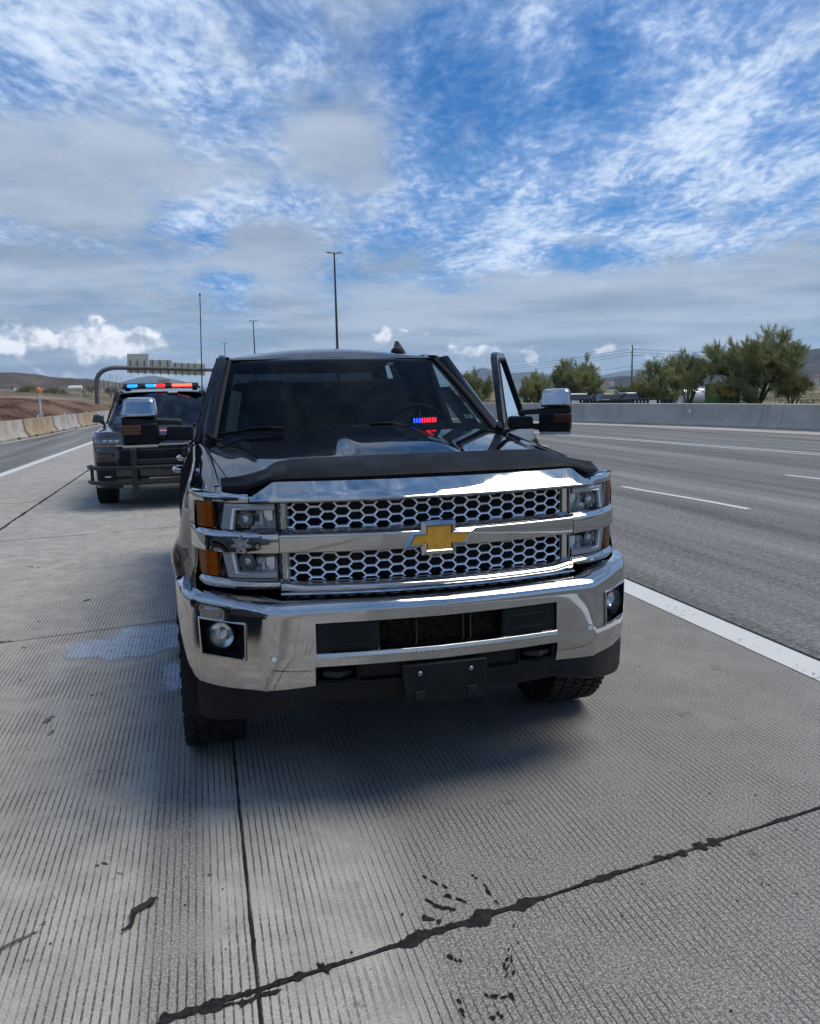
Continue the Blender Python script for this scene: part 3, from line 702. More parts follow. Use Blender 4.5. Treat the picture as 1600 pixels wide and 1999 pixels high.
# parking sensors
for s in (-1, 1):
    yy = fb(.647); q = G(); q.lathe([(-.002, .0001), (-.004, .006), (-.0035, .0095), (.002, .010)], 20, 'y', (s*.647, yy, .648)); se = q.build('parking_sensor', SILVER, T, angle=50)
    q = G(); q.lathe([(-.003, .0098), (-.004, .0115), (-.003, .0140), (.003, .0145)], 20, 'y', (s*.647, yy, .648)); q.build('sensor_ring', CHROME, se, angle=60)
    # fog lamp pocket
    poly = [(.748, .775), (.912, .775), (.908, .637), (.752, .637)]
    q = G(); mid = .83
    ring0 = [(s*x, fb(x)-.003, z) for x, z in poly]; ring1 = [(s*(mid+(x-mid)*.93), fb(x)+.012, .706+(z-.706)*.92) for x, z in poly]; ring2 = [(s*(mid+(x-mid)*.86), fb(.83)+.065+(x-mid)*.5, .706+(z-.706)*.86) for x, z in poly]
    q.grid([ring1, ring2], close=True); q.f.append(tuple(range(4, 8))); pk = q.build('fog_pocket', PLASTIC, BUMP, angle=20)
    q = G(); ringm = [(s*(mid+(x-mid)*1.07), fb(mid+(x-mid)*1.07)-.002, .706+(z-.706)*1.10) for x, z in poly]; ringf = [(s*x, fb(x)-.013, z) for x, z in poly]
    q.grid([ringm, ringf, ring1], close=True); q.build('fog_bezel', CHROME, BUMP, angle=25, bevel=.003)
    cx, cy_, cz = s*.834, fb(.834)+.012, .716
    M = Matrix.Translation((cx, cy_, cz)) @ Matrix.Rotation(s*R(24), 4, 'Z')
    q = G(); q.lathe([(.05, .056), (.0, .056), (-.004, .053), (.004, .050)], 32, 'y'); FG = q.xf(M).build('fog_lamp', PLASTIC, T)
    q = G(); q.lathe([(.045, .0001), (.04, .018), (.03, .034), (.004, .0495)], 32, 'y'); q.xf(M).build('fog_reflector', mat('fog_reflector', (.93, .94, .94), .16, .85), FG)
    q = G(); q.lathe([(.02, .0001), (.005, .010), (.006, .014), (.03, .015)], 18, 'y'); q.xf(M).build('fog_bulb', SILVER, FG)
    q = G(); q.lathe([(-.012, .0001), (-.011, .015), (-.008, .030), (-.003, .042), (.004, .050)], 32, 'y'); q.xf(M).build('fog_lens', LENS, FG)
# black valance under the bumper
VB = [(0, .435), (.40, .440), (.51, .446), (.58, .427), (.72, .394), (.87, .350), (.91, .346), (.935, .365)]
q = G(); vx = [v for v in frange(-.935, .935, 70)]
q.grid([[(x, fb(x)+.012+d, z) for d, z in ((.012, lerp(ZB, abs(x))+.012 if abs(x) > .5 else .532), (.010, (lerp(ZB, abs(x)) if abs(x) > .5 else .532)-.03), (.015, lerp(VB, abs(x))+.05), (.022, lerp(VB, abs(x))+.012), (.04, lerp(VB, abs(x))))] for x in vx])
q.build('valance', PLASTIC, T, solid=.01, off=-1, recalc=False)
for s in (-1, 1):
    q = G(); q.grid([[(s*.933, y, z) for z in frange(.37, .54, 3)] for y in frange(fb(.933)+.03, .46, 4)]); q.build('valance_end', PLASTIC, T, solid=.01)

# ---- grille
GRI = bpy.data.objects.new('grille', None); C.objects.link(GRI); GRI.parent = T
def sweep(xs, prof, yf=gy): return [[(x, yf(x)+dy, z) for dy, z in prof(x)] for x in xs]
hx = frange(-.705, .705, 95)
def header(x):
    a = abs(x); t = sm(.60, .705, a); top = 1.304 - .044*t
    return [(.06, top+.001), (.024, top+.001), (.016, top-.002), (-.008, 1.225+(top-1.225)*.55), (-.028, 1.243-.003*t), (-.033, 1.238-.003*t), (-.033, 1.231), (-.024, 1.2245), (.05, 1.2235)]
q = G(); q.grid(sweep(hx, header)); q.build('header_bar', CHROME, GRI, angle=28, recalc=False)
def midbar(x): return [(.05, 1.123), (.006, 1.1195), (.0, 1.117), (-.020, 1.105), (-.0245, 1.1005), (-.0255, 1.094), (-.0235, 1.044), (-.021, 1.037), (-.012, 1.033), (.05, 1.032)]
q = G(); q.grid(sweep(frange(-.6015, .6015, 61), midbar)); q.build('centre_bar', CHROME, GRI, angle=28, recalc=False)
def botbar(x):
    a = abs(x); t = sm(.50, .60, a); d = -.012*(1-t)
    return [(.05, .932+d), (.004, .930+d), (-.022, .917+d), (-.028, .910+d), (-.028, .903+d), (-.018, .889+d), (-.006, .884+d), (.05, .883+d)]
q = G(); q.grid(sweep(frange(-.6015, .6015, 61), botbar)); q.build('lower_bar', CHROME, GRI, angle=28, recalc=False)
for s in (-1, 1):
    for za, zb in ((1.122, 1.226), (.925, 1.034)):
        q = G(); q.grid([[(s*x, gy(x)+d, z) for x, d in ((.602, .03), (.602, .004), (.594, .001), (.590, .006), (.584, .012), (.570, .020), (.566, .018), (.558, .028), (.556, .06))] for z in frange(za, zb, 4)]); q.build('grille_post', CHROME, GRI, angle=24)
def hexmesh(z0, z1, phase):
    g = G(); cw, ch = .0515, .0378; wl = .0032
    def P(x, z, d): return (x, gy(x)+.026+d, z)
    ncol = 23
    hs = .0125; ht = cw-hs*0-.0345   # half flat length etc.
    for ci in range(-11, 12):
        cx = ci*cw
        for ri in range(-3, 6):
            cz = z0 + (ri + (.5 if ci % 2 else 0))*ch + phase
            if cz < z0-.03 or cz > z1+.03: continue
            fl = .0172; tip = cw-fl     # flat half width, tip half width
            O = [(-tip, 0), (-fl, ch/2), (fl, ch/2), (tip, 0), (fl, -ch/2), (-fl, -ch/2)]
            k = .87; kz = .81
            def cl(a, b): return (max(-.562, min(.562, cx+a)), max(z0, min(z1, cz+b)))
            Lo = [cl(a, b) for a, b in O]; Li = [cl(a*k if abs(a) > fl else a*.93, b*kz) for a, b in O]; Lb = [cl(a*.86 if abs(a) > fl else a*.92, b*.80) for a, b in O]
            if max(p[1] for p in Lo)-min(p[1] for p in Lo) < .004: continue
            g.grid([[P(x, z, 0) for x, z in Lo], [P(x, z, -.002) for x, z in Li], [P(x, z, .018) for x, z in Lb]], close=True)
    return g
hexmesh(1.119, 1.226, .008).build('grille_mesh', SILVER, GRI, angle=20, recalc=False)
hexmesh(.918, 1.035, .012).build('grille_mesh', SILVER, GRI, angle=20, recalc=False)
q = G(); q.grid([[(x, gy(x)+.10, z) for z in (.87, 1.24)] for x in frange(-.6, .6, 13)]); q.build('radiator', mat('radiator_black', (.006, .006, .006), .6), GRI)
# slim lower air strip between grille and bumper
q = G()
for ci in range(-20, 21):
    cx = ci*.0285
    q.box((cx, gy(cx)-.012, .868 + (.004 if ci % 2 else -.004)), (.020, .004, .0035)); q.box((cx+.0142, gy(cx)-.012, .868), (.004, .004, .011), Matrix.Rotation(R(35 if ci % 2 else -35), 3, 'Y'))
q.build('lower_mesh', mat('lower_mesh_dark', (.16, .16, .165), .4, .6), GRI)
q = G(); q.grid([[(x, gy(x)+.01, z) for z in (.84, .89)] for x in frange(-.6, .6, 13)]); q.build('lower_backing', BLACK, GRI)
q = G(); q.grid([[(x, gy(x)+d, z) for d, z in ((.0, .886), (-.034, .882), (-.038, .877), (-.03, .873), (.0, .872))] for x in frange(-.605, .605, 41)]); q.build('lower_trim', CHROME, GRI, recalc=False)
# bow-tie emblem
bo = [(-.142, 1.040), (-.108, 1.098), (-.071, 1.098), (-.071, 1.137), (.067, 1.137), (.067, 1.098), (.147, 1.098), (.113, 1.040), (.067, 1.040), (.067, 1.006), (-.071, 1.006), (-.071, 1.040)]
bi = [(-.114, 1.051), (-.094, 1.086), (-.047, 1.086), (-.047, 1.117), (.047, 1.117), (.047, 1.086), (.120, 1.086), (.099, 1.051), (.047, 1.051), (.047, 1.027), (-.047, 1.027), (-.047, 1.051)]
q = G(); B3 = lambda L, d: [(x, .056+d, z) for x, z in L]
bm_ = [(a[0]*.25+b[0]*.75, a[1]*.25+b[1]*.75) for a, b in zip(bo, bi)]
q.grid([B3(bo, .03), B3(bo, .008), B3(bm_, .0), B3(bi, .005)], close=True); EMB = q.build('emblem', CHROME, T, angle=20)
q = G(); q.f.append(tuple(range(12))); q.v += B3(bi, .003); q.build('emblem_fill', GOLD, EMB)

# ---- headlamps and their trim, both sides
def star_pts(cx, cz, R1, R2, n=7): return [(cx+(R1 if i % 2 == 0 else R2)*math.sin(math.pi*i/n), cz+(R1 if i % 2 == 0 else R2)*math.cos(math.pi*i/n)) for i in range(2*n)]
for s in (-1, 1):
    S = lambda g: g if s > 0 else g.mirrored()
    HL = T
    tx = frange(.7075, .922, 24)
    q = G(); q.grid([[(x, gy(x)+d, z) for d, z in ((.06, 1.264), (.020, 1.262), (.006, 1.258), (.0, 1.250), (-.002, 1.240), (.004, 1.226), (.03, 1.2235))] for x in tx]); S(q).build('lamp_top_trim', CHROME, HL, angle=30)
    wx = frange(.6045, .925, 34)
    wingbar = lambda x: [(.05, 1.123), (.006, 1.1195), (.0, 1.117), (-.018, 1.106), (-.0215, 1.1015), (-.0225, 1.095), (-.0265, 1.044), (-.025, 1.037), (-.014, 1.033), (.05, 1.032)]
    q = G(); q.grid(sweep(wx, wingbar)); q.grid([[(.925, gy(.925)+d*.6+t, z) for d, z in wingbar(.9)] for t in (0, .03, .08)]); S(q).build('lamp_bar', CHROME, HL, angle=28)
    q = G(); q.grid([[(x, gy(x)+d, z) for d, z in ((.05, .934), (.004, .931), (-.016, .921), (-.022, .914), (-.020, .906), (-.004, .893), (.03, .890))] for x in frange(.6045, .918, 32)]); S(q).build('lamp_lower_trim', CHROME, HL, angle=28)
    for up, z0, z1 in ((True, 1.122, 1.2245), (False, .930, 1.034)):
        U = bpy.data.objects.new('headlamp', None)
        C.objects.link(U); U.parent = T
        q = G(); q.grid([[(x, gy(x)+d, z) for z, d in ((z0, .040), (z0+(z1-z0)*.45, .068), ((z0+z1)/2, .046), (z1, .082))] for x in frange(.606, .93, 14)]); S(q).build('housing', HOUSE, U)
        # light pipe: a bracket round the projector
        q = G(); zi0, zi1 = (z0, z1-.030) if up else (z0+.034, z1)
        o_ = [(.612, z1 if up else z0), (.822 if up else .812, z1 if up else z0), (.826 if up else .815, z0 if up else z1)]
        def pipe(pa, pb):
            q.grid([[(x, gy(x)+d, z) for (x, z, d) in r] for r in zip(pa, pb)] if False else [[(x, gy(x)+d, z) for (x, z, d) in pa], [(x, gy(x)+d-.012, z) for (x, z, d) in pb]])
        zt, zb_ = (z1-.004, z1-.030) if up else (z0+.004, z0+.030)
        A = [(.612+i*.0165, zt, .016) for i in range(12)]; Bn = [(.612+i*.0125, zb_, .016) for i in range(12)]
        Am = [(a[0], a[1]*.7+b[1]*.3, .004) for a, b in zip(A, Bn)]; Bm = [(b[0], a[1]*.3+b[1]*.7, .004) for a, b in zip(A, Bn)]
        ze = z0 if up else z1
        A2 = [(A[-1][0]+.012*sm(0, 1, t)+.004*t, zt+(ze-zt)*t, .016) for t in frange(0, 1, 7)]; B2 = [(Bn[-1][0]+.010*t, zb_+(ze-zb_)*t, .016) for t in frange(0, 1, 7)]
        LA, LB = A+A2[1:], Bn+B2[1:]
        q.grid([[(x, gy(x)+.030, z) for x, z, d in LA], [(x, gy(x)+.010, z) for x, z, d in LA], [(a[0]*.75+b[0]*.25, gy(a[0])+.005, a[1]*.75+b[1]*.25) for a, b in zip(LA, LB)], [(a[0]*.25+b[0]*.75, gy(b[0])+.005, a[1]*.25+b[1]*.75) for a, b in zip(LA, LB)], [(x, gy(x)+.012, z) for x, z, d in LB], [(x, gy(x)+.05, z) for x, z, d in LB]])
        S(q).build('light_pipe', DRL, U, angle=40)
        # chrome fin between pipe and amber
        q = G(); q.grid([[(x, gy(x)+d, z) for x, d in ((.818 if up else .810, .03), (.828 if up else .818, .012), (.836 if up else .826, .014), (.840 if up else .830, .04))] for z in frange(z0, z1, 4)]); S(q).build('chrome_fin', CHROME, U)
        q = G(); xa = .842 if up else .832
        q.grid([[(x, gy(x)+.008, z) for x in frange(xa, .905, 8)] for z in frange(z0+.004, z1-.004, 6)]); S(q).build('turn_lens', AMBER, U, solid=.01)
        # projector
        px_, pz = .717, (1.160 if up else .996)
        M = Matrix.Translation((px_, gy(px_)+.035, pz)) @ Matrix.Rotation(R(22), 4, 'Z')
        q = G(); q.lathe([(.0, .030), (-.010, .0345), (-.004, .040), (.02, .043)], 10, 'y'); S(q.xf(M)).build('projector_ring', CHROME, U, angle=20)
        q = G(); q.lathe([(-.017, .0001), (-.016, .010), (-.011, .020), (.0, .029), (.006, .031)], 28, 'y'); S(q.xf(M)).build('projector', LENSD if up else mat('reflector_bowl', (.6, .6, .6), .2, .6), U, angle=60)
        q = G()
        for i, (x, z, w, h) in enumerate([(.655, .030, .010, .045), (.640, .020, .008, .030), (.672, .012, .016, .014), (.632, .050, .007, .05), (.660, .065, .012, .02)]):
            q.box((x, gy(x)+.045, z0+.01+z*.9), (w, .03, h), Matrix.Rotation(R(20+25*i), 3, 'Z'))
        q.grid([[(x, gy(x)+.055+.012*math.sin(x*300), z) for x in frange(.612, .69, 14)] for z in (z0+.008, z1-.03)]); S(q).build('reflector_facets', mat('reflector', (.92, .93, .93), .32, .5), U, angle=15)
        q = G(); q.grid([[(x, gy(x)+.002, z) for x in frange(.6055, .928, 22)] for z in (z0, z1)]); S(q).build('lens', LENS, U)
q = G(); st = star_pts(-.743, 1.070, .040, .020); q.prism([(x, gy(x)-.0300, z) for x, z in st], (0, .003, 0)); STAR = q.build('star_reflection', mat('star_reflection_silver', (.55, .58, .60), .3, .7, fn=speck((.85, .87, .88), (.30, .31, .32), 130, 3)), T, angle=15)  # modelled star stands in for a patrol door emblem reflected in the chrome
q = G(); q.lathe([(-.002, .0001), (-.002, .010), (.002, .0115)], 18, 'y', (-.743, gy(.743)-.0305, 1.070)); q.build('star_reflection_disc', mat('star_reflection_disc', (.30, .32, .34), .3, .6), STAR)  # centre of the same modelled reflection

# ---- hood
HYF = [(0, .112), (.3, .132), (.6, .194), (.7, .228), (.76, .275), (.80, .328)]; HZF = [(0, 1.314), (.55, 1.310), (.61, 1.306), (.66, 1.290), (.70, 1.274), (.80, 1.266)]
HYR = [(0, 1.47), (.5, 1.50), (.8, 1.585), (.835, 1.60)]; HZR = [(0, 1.450), (.17, 1.450), (.24, 1.440), (.30, 1.428), (.5, 1.425), (.66, 1.420), (.76, 1.400), (.835, 1.386)]
def hood(x, t):
    a = abs(x); xe = a
    ax = a*(.80+.035*t)/.80 if True else a
    y = slerp(HYF, a) + (slerp(HYR, ax)-slerp(HYF, a))*t
    dome = sm(.27, .19, a)*.016*sm(.06, .4, t)*sm(1.1, .85, t)
    z = slerp(HZF, a) + (slerp(HZR, ax)-slerp(HZF, a))*(t**.9) + .010*math.sin(math.pi*t)*(1-(a/.9)**2) + dome
    return (math.copysign(ax, x) if a > 0 else 0.0, y, z)
hxs = frange(-.80, .80, 81); hts = [0, .005, .02, .05] + frange(.09, 1, 26)
q = G(); q.grid([[hood(x, t) for x in hxs] for t in hts]); q.grid([[hood(x, 0) for x in hxs], [(p[0], p[1]+.01, p[2]-.02) for p in (hood(x, 0) for x in hxs)]])
q.build('hood', PAINT, T, angle=50, solid=.012, recalc=False)
# smoked shield along the hood nose
STY = [(0, .36), (.50, .385), (.585, .375), (.63, .315), (.72, .300), (.80, .385)]; STZ = [(0, 1.377), (.50, 1.372), (.585, 1.362), (.63, 1.342), (.72, 1.322), (.80, 1.308)]
q = G(); rws = []
for x in frange(-.80, .80, 101):
    a = abs(x); p0 = Vector((x, slerp(HYF, a)-.006, slerp(HZF, a)+.003)); p3 = Vector((x, slerp(STY, a), slerp(STZ, a)))
    kk = sm(.60, .54, a)
    m1 = p0.lerp(p3, .12)+Vector((0, -.004, .008)); m2 = p0.lerp(p3, .50)+Vector((0, 0, .006+.004*kk)); m3 = p0.lerp(p3, .56)+Vector((0, .0, .002)); m4 = p0.lerp(p3, .92)+Vector((0, 0, .003))
    rws.append([p0+Vector((0, .012, -.002)), p0, m1, m2, m3, m4, p3, p3+Vector((0, .008, -.006)), p3+Vector((0, .004, -.03))])
q.grid(rws); q.build('hood_shield', SHIELD, T, angle=30, recalc=False)
q = G(); q.box((.50, .21, 1.352), (.016, .004, .004)); q.build('shield_mark', mat('shield_mark', (.10, .10, .10), .5), T)

# ---- fenders
def XF(z, y):
    x = slerp([(.38, .945), (.50, .985), (.70, 1.004), (.90, 1.008), (1.0, .990), (1.12, .975), (1.20, .955), (1.26, .930), (1.30, .915)], z)
    return x - .060*(1-sm(.42, .95, y))*sm(1.35, .95, z)*1.0 - .03*(1-sm(.4, .8, y))
def seam(y):
    t = max(0, min(1, (y-.322)/(1.585-.322))); return (.802+.036*t, 1.264+(1.386-1.264)*(t**.9)+.002)
for s in (-1, 1):
    S = lambda g: g if s > 0 else g.mirrored()
    q = G(); rws = []
    ys = sorted(set(frange(.40, 1.655, 60) + [.485, .49, .5, .52, 1.46, 1.47, 1.475]))
    for y in ys:
        sx, sz = seam(y)
        dy = y-.98; ar = .50
        zb = .41+math.sqrt(max(0, ar*ar-dy*dy)) if abs(dy) < ar else .46
        if y < .50: zb = max(zb, .86)
        zt = sz-.055
        pr = [(sx, y, sz-.03), (sx, y, sz), (sx+.012, y, sz+.001), (sx+.04, y, sz-.006), (sx+.068, y, sz-.022), (min(sx+.088, XF(zt, y)-.004), y, sz-.04)]
        for k in range(13):
            z = zt+(zb-zt)*k/12; fl = .022*sm(.10, .0, z-zb)*(1 if abs(dy) < .5 else 0)
            pr.append((XF(z, y)+fl, y, z))
        if abs(dy) < ar: pr += [(XF(zb, y)+.018, y, zb-.012), (XF(zb, y)-.08, y, zb-.012)]
        else: pr += [(XF(zb, y)-.005, y, zb-.012), (XF(zb, y)-.08, y, zb-.02)]
        rws.append(pr)
    # nose of the fender behind the lamp
    q.grid(rws); S(q).build('fender', PAINT, T, angle=45)
    q = G(); sx, sz = seam(.40)
    q.grid([[(x, gy(min(.934, x))+.012, z) for z in (1.262, 1.255)] for x in frange(.80, .925, 8)]); 
    q.grid([[(.80+.115*t, .322+.085*t-.02, 1.264), (.802+.10*t, .40, 1.274-.02*t*t)] for t in frange(0, 1, 8)]); S(q).build('fender_nose', PAINT, T, angle=45)
    # wheel-house liner
    q = G(); q.grid([[(x, .98+.515*math.cos(a), .41+.515*math.sin(a)) for x in (.55, 1.0)] for a in frange(-.35, math.pi+.2, 22)]); q.grid([[(.55, .98+.515*math.cos(a), .41+.515*math.sin(a)) for a in frange(-.35, math.pi+.2, 22)], [(.55, .98, .41)]*22]); S(q).build('wheel_liner', BLACK, T)
    q = G(); q.box((.80, .56, 1.08), (.20, .02, .34)); S(q).build('lamp_backing', BLACK, T)

# ---- wheels
def wheel_parts():
    tg = G(); w = .134
    prof = [(-w*.80, .245), (-w*.97, .285), (-w, .335), (-w*.95, .375), (-w*.86, .394), (-w*.5, .400), (0, .402), (w*.5, .400), (w*.86, .394), (w*.95, .375), (w, .335), (w*.97, .285), (w*.80, .245)]
    tg.lathe(prof, 64, 'x')
    for k in range(60):
        q = 2*math.pi*k/60
        for c, (x, wx, tw) in enumerate([(-.108, .046, 8), (-.055, .044, -14), (0, .040, 16), (.055, .044, -14), (.108, .046, 8)]):
            qq = q + (math.pi/60 if c % 2 else 0); M = Matrix.Rotation(qq, 4, 'X') @ Matrix.Translation((x, 0, .402)) @ Matrix.Rotation(R(tw), 4, 'Z')
            b_ = G(); b_.box((0, 0, 0), (wx, .030, .016)); tg.join(b_.xf(M))
        for sx in (-1, 1):
            if k % 2 == 0:
                M = Matrix.Rotation(q, 4, 'X') @ Matrix.Translation((sx*.131, 0, .378)); b_ = G(); b_.box((0, 0, 0), (.012, .024, .032)); tg.join(b_.xf(M))
    rg = G(); rg.lathe([(.10, .0001), (.112, .05), (.105, .075), (.075, .09), (.055, .15), (.07, .20), (.105, .235), (.112, .25), (.09, .252), (-.10, .252), (-.112, .24)], 48, 'x')
    for k in range(6):
        q = 2*math.pi*k/6
        for d in (-.14, .14):
            M = Matrix.Rotation(q+d, 4, 'X') @ Matrix.Translation((.085, 0, .155)); b_ = G(); b_.box((0, 0, 0), (.03, .034, .16)); rg.join(b_.xf(M))
    cp = G(); cp.lathe([(.118, .0001), (.124, .03), (.118, .045), (.10, .05)], 24, 'x')
    return tg, rg, cp
tg, rg, cp = wheel_parts()
tme = tg.mesh('tyre', RUBBER, 30); rme = rg.mesh('rim', mat('rim_alloy', (.55, .56, .57), .25, 1.0), 30); cme = cp.mesh('hub_cap', CHROME, 40)
for s, y in ((-1, .98), (1, .98), (-1, 4.885), (1, 4.885)):
    e = bpy.data.objects.new('wheel', None); C.objects.link(e); e.parent = T; e.location = (s*.874, y, .4085)
    if s < 0: e.rotation_euler = (0, 0, math.pi)
    for nm, me in (('tyre', tme), ('rim', rme), ('hub_cap', cme)):
        o = bpy.data.objects.new(nm, me); C.objects.link(o); o.parent = e
q = G(); q.box((0, 3.1, .58), (1.15, 5.2, .22)); q.box((0, .75, .62), (1.05, .8, .40)); q.tube([(-.75, .98, .41), (.75, .98, .41)], .05); q.tube([(-.75, 4.885, .41), (.75, 4.885, .41)], .06); q.build('chassis', BLACK, T)

# ---- cab: windshield, pillars, roof
def ws(u, t):   # u -1..1 across, t 0 bottom..1 top
    a = abs(u); hb, ht = .800, .672
    x = u*(hb+(ht-hb)*t); yb = 1.475+.130*a**2.2; yt = 2.285+.085*a**2.2; zb = 1.425-.020*a**2; zt = 1.846-.010*a**2
    return (x, yb+(yt-yb)*t, zb+(zt-zb)*t + .012*math.sin(math.pi*t))
q = G(); q.grid([[ws(u, t) for u in frange(-1, 1, 33)] for t in frange(0, 1, 13)]); q.build('windshield', GLASSW, T, recalc=False)
def off(p, d): return (p[0], p[1]-d*.5, p[2]+d*.85)
q = G(); us = frange(-1, 1, 33); ts = frange(0, 1, 13)
def wsb(u, t, uo, to):
    return ws(u, t)
inner = [(u, 0.075) for u in frange(-.93, .93, 33)] + [(.93, t) for t in frange(.09, .93, 11)] + [(u, .945) for u in frange(.93, -.93, 33)] + [(-.93, t) for t in frange(.93, .09, 11)]
outer = [(u, -.01) for u in frange(-1.02, 1.02, 33)] + [(1.02, t) for t in frange(.02, .98, 11)] + [(u, 1.01) for u in frange(1.02, -1.02, 33)] + [(-1.02, t) for t in frange(.98, .02, 11)]
q.grid([[off(ws(u, t), -.004) for u, t in outer], [off(ws(u, t), -.004) for u, t in inner]], close=True); q.build('windshield_frit', mat('frit', (.006, .0065, .008), .35), T, angle=60, recalc=False)
for s in (-1, 1):
    S = lambda g: g if s > 0 else g.mirrored()
    # A pillar: from cowl to roof, between glass edge and door opening
    q = G(); rws = []
    for t in frange(-.06, .985, 16):
        g0 = Vector(ws(1.0, t)); o1 = Vector((.882+(.742-.882)*t, 1.66+(2.335-1.66)*t, 1.372+(1.868-1.372)*t))
        rws.append([g0+Vector((0, .02, -.012)), g0+Vector((.004, -.004, .004)), g0.lerp(o1, .22)+Vector((0, -.012, .014)), g0.lerp(o1, .55)+Vector((.008, -.012, .012)), g0.lerp(o1, .85)+Vector((.010, .0, .004)), o1, o1+Vector((-.03, .03, -.01))])
    q.grid(rws); S(q).build('windshield_pillar', PAINT, T, angle=50)
    q = G(); q.grid([[Vector(ws(1.0, t))+Vector((dx, -.006, .008+dz)) for dx, dz in ((-.020, -.002), (-.012, .007), (.010, .007), (.018, -.002))] for t in frange(-.02, 1.0, 14)]); S(q).build('pillar_moulding', SEAL, T, angle=50)
RZ = [(2.30, 1.842), (2.36, 1.858), (2.45, 1.884), (2.6, 1.914), (2.9, 1.942), (3.3, 1.950), (3.7, 1.938), (3.95, 1.900), (4.02, 1.875)]
q = G(); rws = []
for y in frange(2.30, 4.02, 40):
    hw = lerp([(2.30, .675), (2.36, .69), (2.6, .70), (3.6, .70), (4.02, .68)], y); zc = slerp(RZ, y); zed = min(zc-.006, 1.866)
    rws.append([(u*hw, y+(.085*abs(u)**2.2 if y < 2.31 else .085*abs(u)**2.2*sm(2.9, 2.3, y)), zc-(zc-zed)*abs(u)**2.2-.002*u*u) for u in frange(-1, 1, 33)])
q.grid(rws); q.build('roof', PAINT, T, angle=60, solid=.012, recalc=False)
for s in (-1, 1):
    S = lambda g: g if s > 0 else g.mirrored()
    q = G(); q.grid([[(.69, y, min(1.866, slerp(RZ, y)-.006)), (.712, y, min(1.866, slerp(RZ, y)-.004)), (.735, y, 1.855), (.745, y, 1.84), (.715, y, 1.83)] for y in frange(2.32, 4.02, 16)]); S(q).build('roof_rail', PAINT, T, angle=50)
    q = G(); q.grid([[(x, y, min(slerp(RZ, y)-.006, 1.866)+.005) for x in (.662, .690)] for y in frange(2.38, 2.75, 6)]); S(q).build('roof_moulding', SEAL, T, solid=.005)
# cowl strip, wipers
q = G(); q.grid([[(x, 1.40+.1*abs(x)**2+y, 1.405+z-.02*abs(x)**2) for y, z in ((0, -.02), (.08, -.012), (.16, .0))] for x in frange(-.83, .83, 24)]); q.build('cowl', PLASTIC, T)
for a, b, piv in ((at(424, 848, 1.50), at(545, 836, 1.47), at(540, 838, 1.43)), (at(668, 834, 1.43), at(786, 829, 1.44), at(783, 832, 1.41))):
    WPR = G(); d = (b-a); WPR.tube([a, a+d*.5+Vector((0, 0, .006)), b], .0065, 6); wo = WPR.build('wiper', SEAL, T)
    q = G(); q.tube([a+d*.45+Vector((0, -.005, .012)), a+d*.8+Vector((0, -.012, .010)), piv], [.006, .009, .014], 8); q.box(piv, (.07, .06, .022), Matrix.Rotation(.1, 3, 'Y')); q.build('wiper_arm', SEAL, wo, bevel=.003)
# hood corner hinge trim on driver side
q = G(); q.tube([(.80, 1.50, 1.405), (.81, 1.56, 1.422), (.835, 1.62, 1.436)], [.012, .016, .012], 8); q.build('hinge_trim', SEAL, T); 
q = G(); q.tube([(-.80, 1.50, 1.400), (-.81, 1.56, 1.415), (-.835, 1.62, 1.425)], [.010, .012, .010], 8); q.build('hinge_trim', SEAL, T)

